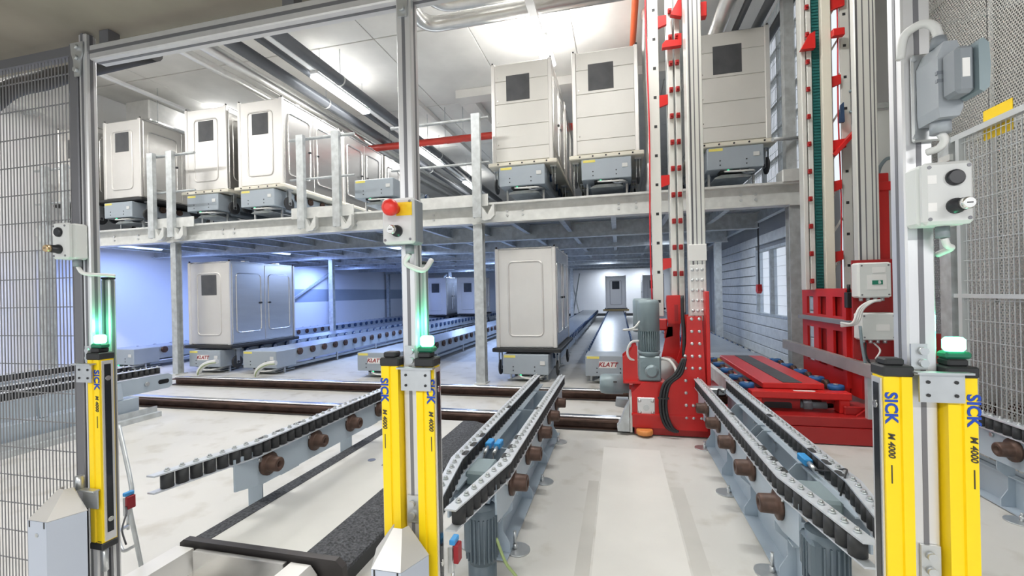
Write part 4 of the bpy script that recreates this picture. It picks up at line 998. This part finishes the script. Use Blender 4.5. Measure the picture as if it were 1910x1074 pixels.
# carriage wall with openings
XW = 1.75
wall = MB()
solid_y = [(3.98, 4.08), (4.24, 4.36), (4.52, 4.62), (4.76, 4.87)]
bands = [(.30, .46), (.78, .90), (1.06, 1.13)]
for a, b in bands: wall.box(XW, XW + .02, 3.98, 4.87, a, b)
for a, b in solid_y:
    for z0, z1 in ((.46, .78), (.90, 1.06)): wall.box(XW, XW + .02, a, b, z0, z1)
wl = P('carriage_wall', wall, 'red')
P('shade_sheet', MB().box(XW + .035, XW + .039, 4.10, 4.55, .3, 1.1).box(XW + .1, XW + .104, 4.68, 4.86, .3, 1.1), 'red_dark')  # dark sheets added behind the wall openings to keep them dark
P('carriage_wall', MB().prism([(3.80, .30), (3.97, .30), (3.97, 1.0), (3.92, 1.0), (3.92, .70), (3.80, .62)], 'x', XW, XW + .02), 'red')
P('carriage_edge', MB().box(XW - .03, XW + .04, 3.95, 3.978, .35, 1.12), 'red')
P('cable_channel', MB().box(XW - .05, XW - .005, 3.86, 4.84, .845, .88), 'conn_grey')
P('valve', MB().box(1.70, 1.745, 3.88, 3.93, .98, 1.10, .004).cyl((1.722, 3.905, 1.10), (1.722, 3.905, 1.16), .012, 8), 'black')
# right tower foot
rpoly = [(1.66, .06), (2.30, .06), (2.30, .80), (1.98, .80), (1.98, .62), (1.90, .55), (1.84, .42), (1.76, .28), (1.66, .20)]
fp2 = P('mast_plate', MB().prism(rpoly, 'y', 3.69, 3.71), 'red_dark')
for bx in (1.90, 1.97, 2.04, 2.11):
    for bz in (.16, .27, .40, .52):
        if bz < .45 or bx > 1.93: inst(RIV, 'rivet', (bx, 3.69, bz), fp2)
P('foot_web', MB().box(1.60, 2.2, 3.72, 3.90, .20, .26, .005), 'red_dark')
P('switch_panel', MB().box(1.95, 2.02, 3.55, 3.60, .30, .52, .005), 'plate_white')
P('blue_valve', MB().box(1.80, 1.86, 3.60, 3.66, .40, .54, .006), 'sensor_blue')
P('blue_valve', MB().box(1.88, 1.93, 3.60, 3.66, .38, .52, .006), 'sensor_blue')
P('red_column', MB().box(1.965, 2.05, 4.0, 4.10, .80, 2.02, .005), 'red')
P('red_column', MB().box(1.965, 2.15, 3.98, 4.0, 1.88, 1.95, .004), 'red')
P('back_plate', MB().box(1.70, 1.98, 3.80, 3.815, .60, 1.34), 'red_dark')
for (x0, x1, z0, z1, nm) in ((1.690, 1.900, 1.060, 1.315, 1), (1.700, 1.925, .752, .950, 2)):
    b = P('terminal_box', MB().box(x0, x1, 3.70, 3.80, z0, z1, .012), 'box_shell')
    MB().box(x0 + .006, x1 - .006, 3.692, 3.70, z0 + .006, z1 - .006, .006).build('lid', 'box_shell', b)
    for sx in (x0 + .022, x1 - .022):
        for sz in (z0 + .022, z1 - .022): MB().cyl((sx, 3.689, sz), (sx, 3.692, sz), .006, 8).build('screw', 'alu_dark', b)
    xm = (x0 + x1) / 2
    MB().box(xm - .035 + .02, xm + .045 + .02, 3.690, 3.6925, z1 - .075 if nm == 1 else z0 + .07, z1 - .035 if nm == 1 else z0 + .115).build('label_plate', 'plate_white', b)
    if nm == 1:
        MB().box(xm - .05, xm + .07, 3.6905, 3.6925, z0 + .06, z0 + .165).build('display_field', 'plate_white', b)
        lg = MB().box(xm - .02, xm + .045, 3.688, 3.6905, z0 + .095, z0 + .125).build('logo_plate', 'green_logo', b)
        inst(text_mesh('B', .03, 'plate_white', .001), 'lettering', (xm + .025, 3.6872, z0 + .110), lg, (PI / 2, 0, 0))
    for k in range(4): MB().cyl((x0 + .04 + k * .045, 3.75, z0 - .025), (x0 + .04 + k * .045, 3.75, z0), .013, 8).build('gland', 'zinc', b)
for k in range(3):
    o = .013 * k
    P('cable', MB().tube([(1.83 - o, 3.70, 1.04), (1.77 - o, 3.68, 1.03), (1.70 - o, 3.66, .98), (1.66 - o, 3.66, .88), (1.60, 3.75, .85 + o)], .009, 8), 'cable_white')
P('cable', MB().tube([(1.68, 3.66, .86), (1.69, 3.66, .72), (1.71, 3.67, .60), (1.72, 3.68, .55)], .010, 8), 'motor')
P('cable', MB().tube([(1.75, 3.74, .73), (1.73, 3.70, .66), (1.74, 3.68, .60), (1.78, 3.68, .56)], .006, 6), 'cable_black')
P('cable', MB().tube([(1.80, 3.74, .73), (1.82, 3.70, .68), (1.78, 3.68, .62)], .006, 6), 'cable_white')
P('control_cabinet', MB().box(1.985, 2.30, 4.12, 4.40, 1.30, 2.55, .008), 'box_shell')
P('cabinet_vent', MB().box(1.99, 2.29, 4.10, 4.118, 2.56, 2.60), 'galv')
P('cabinet_hose', MB().tube([(2.02, 4.10, 1.98), (2.03, 4.08, 2.08), (2.07, 4.07, 2.14), (2.12, 4.08, 2.15)], .014, 8), 'motor')
mat('alu_mid', (0.40, 0.385, 0.37), 0.45, 0.4, noise=0.1, scale=6)
P('guide_rail', MB().prism([(1.69, .50), (1.735, .50), (1.735, .515), (1.705, .52), (1.705, .575), (1.735, .58), (1.735, .592), (1.69, .592)], 'y', 3.55, 5.25), 'alu_mid')
P('rail_hanger', MB().box(1.70, 1.745, 3.62, 3.66, .20, .50), 'galv')
# load deck
dk = P('load_deck', MB().box(1.09, 1.52, 3.84, 5.36, .355, .40, .005), 'red')
MB().box(1.24, 1.375, 3.86, 5.34, .4005, .404).build('grip_strip', 'slate', dk)
P('deck_beam', MB().box(.98, 1.66, 3.74, 3.835, .30, .355, .006), 'red')
lb_ = MB().prism([(1.36 + p, 3.785 + q) for p, q in rounded_rect(.075, .022, .021)], 'z', .3552, .3556).build('beam_label', 'plate_white', cr)
P('deck_frame', MB().box(1.02, 1.09, 3.9, 5.3, .24, .33).box(1.52, 1.59, 3.9, 5.3, .24, .33), 'red_dark')
P('deck_leg', MB().box(1.58, 1.65, 3.75, 3.83, .20, .30, .006), 'red')
P('deck_leg', MB().box(1.0, 1.06, 3.75, 3.83, .20, .30, .006), 'red')
fb = P('lift_beam', MB().box(1.02, 1.36, 3.86, 3.92, .12, .29, .004), 'red_dark')
MB().prism([(1.20 + p, .215 + q) for p, q in rounded_rect(.10, .032, .02)], 'y', 3.857, 3.8605).build('opening', 'black', fb)
P('shaft', MB().cyl((1.36, 3.9, .22), (1.55, 3.9, .22), .03, 12), 'motor')
P('coupling', MB().cyl((1.38, 3.9, .22), (1.44, 3.9, .22), .055, 16), 'conn_grey')
for sx, xx in ((-1, .99), (1, 1.62)):
    for k in range(5):
        yy = 3.90 + k * .34
        w_ = P('side_wheel', MB().lathe((xx, yy, .345), (0, 0, 1), [(0, .050), (.006, .056), (.034, .056), (.04, .050)], 16), 'tread_blue')
        MB().cyl((xx, yy, .385), (xx, yy, .392), .018, 8).build('hub', 'zinc', w_)
        if k < 4:
            P('carry_wheel', MB().lathe((xx - .02, yy + .17, .345), (1, 0, 0), [(0, .042), (.005, .05), (.035, .05), (.04, .042)], 16).lathe((xx - .055, yy + .17, .345), (1, 0, 0), [(0, .014), (.11, .014)], 8), 'rust')
    P('wheel_rail', MB().box(xx - .025, xx + .025, 3.80, 5.34, .28, .322), 'red_dark')
P('left_guide', MB().box(.83, .87, 3.75, 5.2, .30, .42, .004), 'galv_light')
P('yellow_mark', MB().box(.84, .95, 5.15, 5.3, .4205, .424), 'yellow_sign')

# ================================================================== CEILING SERVICES
def pipe(name, pts, r, m, label, cat='pipe', n=16, hang=()):
    t = thing(name, label, cat, pts[0])
    MB().tube(pts, r, n).build('run', m, t)
    for p in hang:
        p = Vector(p)
        ring = MB().tube([(p.x, p.y - .012, p.z), (p.x, p.y + .012, p.z)], r + .008, n).build('clamp', 'galv_light', t)
        MB().cyl((p.x, p.y, p.z + r), (p.x, p.y, ZC), .006, 6).build('hanger_rod', 'galv', t)
    return t
ZP = 4.6
pipe('drain_pipe', [(-4.26, 1.4, ZP), (-4.26, 16, ZP)], .085, 'pipe_grey', 'dark grey ceiling pipe right of the lamp row', hang=[(-4.26, y, ZP) for y in (4.2, 6.2, 8.2, 10.2, 12.2)])
pipe('drain_pipe', [(-4.96, 1.4, ZP - .03), (-4.96, 16, ZP - .03)], .085, 'pipe_grey', 'dark grey ceiling pipe left of the lamp row', hang=[(-4.96, y, ZP - .03) for y in (4.6, 6.8, 9.0, 11.2)])
pipe('drain_pipe', [(-4.74, 1.4, ZP + .12), (-4.74, 16, ZP + .12)], .05, 'pipe_grey', 'thin dark ceiling pipe tucked above the lamp row')
pipe('insulated_pipe', [(-5.40, 1.4, ZP), (-5.40, 16, ZP)], .085, 'foil', 'thicker silver insulated ceiling pipe left of the dark pipes')
pipe('insulated_pipe', [(-5.80, 1.4, ZP), (-5.80, 16, ZP)], .06, 'foil', 'thinner silver insulated ceiling pipe, leftmost of the run')
pipe('sprinkler_pipe', [(-5.3, 8.72, 4.40), (-.4, 8.72, 4.40)], .072, 'red_pipe', 'horizontal red sprinkler pipe crossing behind the middle gate post', hang=[(-3.9, 8.72, 4.40), (-3.5, 8.72, 4.40), (-3.1, 8.72, 4.40)])
pipe('sprinkler_pipe', [(.285, 4.3, ZP + .32), (.285, 8.6, ZP + .32)], .045, 'orange_pipe', 'orange ceiling pipe above the container left of the crane mast')
def elbow(x0, x1, y, ya, z, r):
    pts = [(x0, ya, z), (x0, y - .22, z)]
    for k in range(1, 6):
        a = PI / 2 * k / 6; pts.append((x0 + .22 * (1 - math.cos(a)), y - .22 + .22 * math.sin(a), z))
    return pts + [(x0 + .22, y, z), (x1, y, z)]
pipe('insulated_pipe', elbow(-2.44, 1.7, 5.43, 2.0, ZP + .12, r=0), .095, 'foil', 'lower silver foil pipe with an elbow beside the middle gate post')
pipe('insulated_pipe', elbow(-2.13, 1.7, 5.13, 2.0, ZP + .14, r=0), .085, 'foil', 'upper silver foil pipe with an elbow, nearer than its neighbour')
pipe('insulated_pipe', [(1.26, 4.8, ZP - .22), (1.26, 12, ZP - .22)], .09, 'foil', 'silver ceiling pipe above the pinkish container')
for i, (x, r, lb) in enumerate(((1.49, .038, 'first'), (1.73, .05, 'second'), (1.96, .05, 'third'))):
    pipe('drain_pipe', [(x, 4.8, ZP - .2), (x, 12, ZP - .2)], r, 'pipe_grey', '%s dark pipe counted from the silver one above the pinkish container' % lb)
pipe('foil_duct', [(.40, 5.72, PZ1 + .04), (.42, 5.74, 3.2), (.40, 5.72, 4.0), (.42, 5.76, 4.6), (.42, 6.2, 4.85)], .06, 'foil', 'crumpled foil hose hanging beside the ladder rail of the crane', 'duct')
t = thing('air_duct', 'rectangular silver foil air duct over the left upper containers', 'duct', (-8.6, 8, 4.48))
MB().box(-8.9, -8.33, 6.3, 12, 4.48, 4.86, .02).build('duct_body', 'foil', t)
for y in (6.4, 7.6, 8.8, 10): MB().box(-8.94, -8.29, y, y + .04, 4.44, 4.475).build('hanger_bar', 'galv', t); MB().cyl((-8.28, y + .02, 4.44), (-8.28, y + .02, ZC), .006, 6).build('hanger_rod', 'galv', t)
t = thing('cable_tray', 'thin white cable tray under the ceiling at the upper left', 'cable tray', (-7.6, 6, 4.6))
MB().box(-7.63, -7.55, 1.4, 14, 4.58, 4.62).build('tray', 'white_tray', t)
t = thing('cable_tray', 'galvanised cable tray on the left wall behind the wire fence', 'cable tray', (-9.4, 4, 3.7))
MB().box(-9.595, -9.35, 1.3, 5.4, 4.33, 4.35).box(-9.36, -9.35, 1.3, 5.4, 4.35, 4.43).build('tray', 'galv_light', t)
for k in range(9): MB().box(-9.598, -9.34, 1.6 + k * .45, 1.64 + k * .45, 4.29, 4.33).build('arm', 'galv', t)
pipe('drain_pipe', [(-4.6, 2.0, 2.40), (-4.1, 2.0, 2.42), (-3.79, 2.0, 2.53), (-3.5, 2.0, 2.545), (-3.2, 2.0, 2.575), (-2.6, 2.0, 2.60)], .055, 'cable_black', 'dark insulated pipe high behind the left wire fence')
t = thing('rack_upright', 'galvanised upright with perforated face by the white wall behind the fence', 'upright', (-6.9, 4.0, 0))
MB().box(-6.95, -6.83, 3.9, 4.0, 0, 2.1).build('upright', 'galv', t)
MB().box(-6.70, -6.64, 4.1, 4.16, 0, 1.9).build('perforated_bar', 'motor', t)
for k in range(24): MB().box(-6.685, -6.655, 4.0985, 4.1, .5 + k * .055, .53 + k * .055).build('hole', 'black', t)

def lamp(name, x, y, z, L, wd, along, power, col, lens, label, group=None, drop=.05):
    t = thing(name, label, 'lamp', (x, y, z), group)
    lx, ly = (wd, L) if along == 'y' else (L, wd)
    MB().box(x - lx / 2 * .8, x + lx / 2 * .8, y - ly / 2, y + ly / 2, z, z + .05, .006).build('housing', 'white_tray', t)
    MB().box(x - lx / 2, x + lx / 2, y - ly / 2 * .99, y + ly / 2 * .99, z - .055, z - .001, .02).build('diffuser', lens, t)
    area_light('tube_light', (x, y, z - .062), lx * .9, ly * .95, power, col, t)
    if name == 'ceiling_lamp': area_light('added_uplight', (x, y, z + .056), lx * .7, ly * .9, power * .42, col, t, (PI, 0, 0))  # upward light added to brighten the ceiling
    if name == 'ceiling_lamp':
        for s in (-.4, .4):
            MB().cyl((x + (0 if along == 'y' else s * L), y + (s * L if along == 'y' else 0), z + .05), (x + (0 if along == 'y' else s * L), y + (s * L if along == 'y' else 0), ZC), .004, 6).build('hanger_rod', 'galv', t)
    return t
WHITE = (1.0, .985, .96); COLD = (.42, .58, 1.0)
for y, lb in ((6.7, 'long bright ceiling lamp above the railing, largest in view'), (10.3, 'bright ceiling lamp just right of the middle gate post'), (13.6, 'small distant ceiling lamp beyond the single railing post')):
    lamp('ceiling_lamp', -4.56, y, ZP + .03, 1.5, .16, 'y', LAMP_HALL, WHITE, 'lens_white', lb)
t = thing('lamp_track', 'white continuous lamp track running between the dark ceiling pipes', 'track', (-4.56, 6, ZP + .1))
MB().box(-4.60, -4.52, 1.4, 16, ZP + .085, ZP + .12).build('track', 'white_tray', t)
lamp('ceiling_lamp', -.95, 6.25, ZP, .75, .20, 'y', LAMP_HALL * .8, WHITE, 'lens_white', 'short bright ceiling lamp above the glossy upper container')
t = thing('lamp_track', 'white lamp track leading to the short lamp above the glossy container', 'track', (-.95, 4, ZP + .06))
MB().box(-1.0, -.90, 2.2, 5.86, ZP - .05, ZP - .005).build('track', 'white_tray', t)
for x in (-8.3, -5.6, -2.8, .2):
    lamp('ceiling_lamp', x, 3.0, 4.82, 1.5, .16, 'x', LAMP_HALL, WHITE, 'lens_white', 'aisle ceiling lamp high above the floor rails', 'aisle lamps above the frame')
lamp('ceiling_lamp', -8.0, 8.0, 4.95, 1.5, .16, 'y', LAMP_HALL * .5, WHITE, 'lens_white', 'ceiling lamp hidden behind the left upper containers')
BLUE = (.27, .41, 1.0); COOL = (.80, .88, 1.0)
for x, y, c, pw, lb in ((-8.8, 6.4, BLUE, .42, 'bluish tube lamp under the deck over the far left lane'), (-7.4, 8.25, BLUE, 1.2, 'bluish tube lamp behind the two-door container'), (-8.8, 12.0, BLUE, 1.0, 'bluish tube lamp by the left wall, mid depth'), (-4.6, 8.25, COLD, 1.1, 'cold tube lamp between the lanes left of the emergency stop post'),
      (-3.9, 12.0, COLD, .9, 'cold tube lamp deeper behind the emergency stop post'), (-2.5, 10.1, COLD, .9, 'cold tube lamp right of the middle gate post under the deck'), (-.4, 13.95, COOL, .8, 'cold tube lamp over the empty lane'), (1.0, 8.25, COOL, .45, 'tube lamp under the deck behind the crane mast'),
      (-.4, 19.75, COOL, .42, 'white tube lamp at the far end wall'), (1.0, 19.75, COOL, .32, 'white tube lamp at the far end wall, right of its twin'), (-6.0, 15.9, COLD, 1.0, 'cold tube lamp far back at the left')):
    lamp('platform_lamp', x, y, PZ0 + .15, .9, .10, 'y', LAMP_UNDER * pw, c, 'lens_cold', lb, 'tube lamps under the platform')
for x in (-2.1, -.1, 1.6):
    lamp('passage_lamp', x, -.7, 1.97, 1.2, .10, 'x', LAMP_GATE, WHITE, 'lens_white', 'tube lamp under the low concrete soffit behind the viewer', 'passage lamps')

# hoist hook hanging before the window of the right wall
t = thing('hoist_hook', 'small red hoist hook on thin chains before the lit window', 'hook', (2.08, 7.45, 1.1))
for dx in (-.02, .02): MB().cyl((2.095, 7.45 + dx, 1.20), (2.095, 7.45 + dx, PZ1 - .0005), .006, 6).build('chain', 'cable_black', t)
MB().prism([(7.40, 1.10), (7.46, 1.06), (7.52, 1.10), (7.50, 1.20), (7.42, 1.20)], 'x', 2.065, 2.125).build('hook_block', 'red', t)
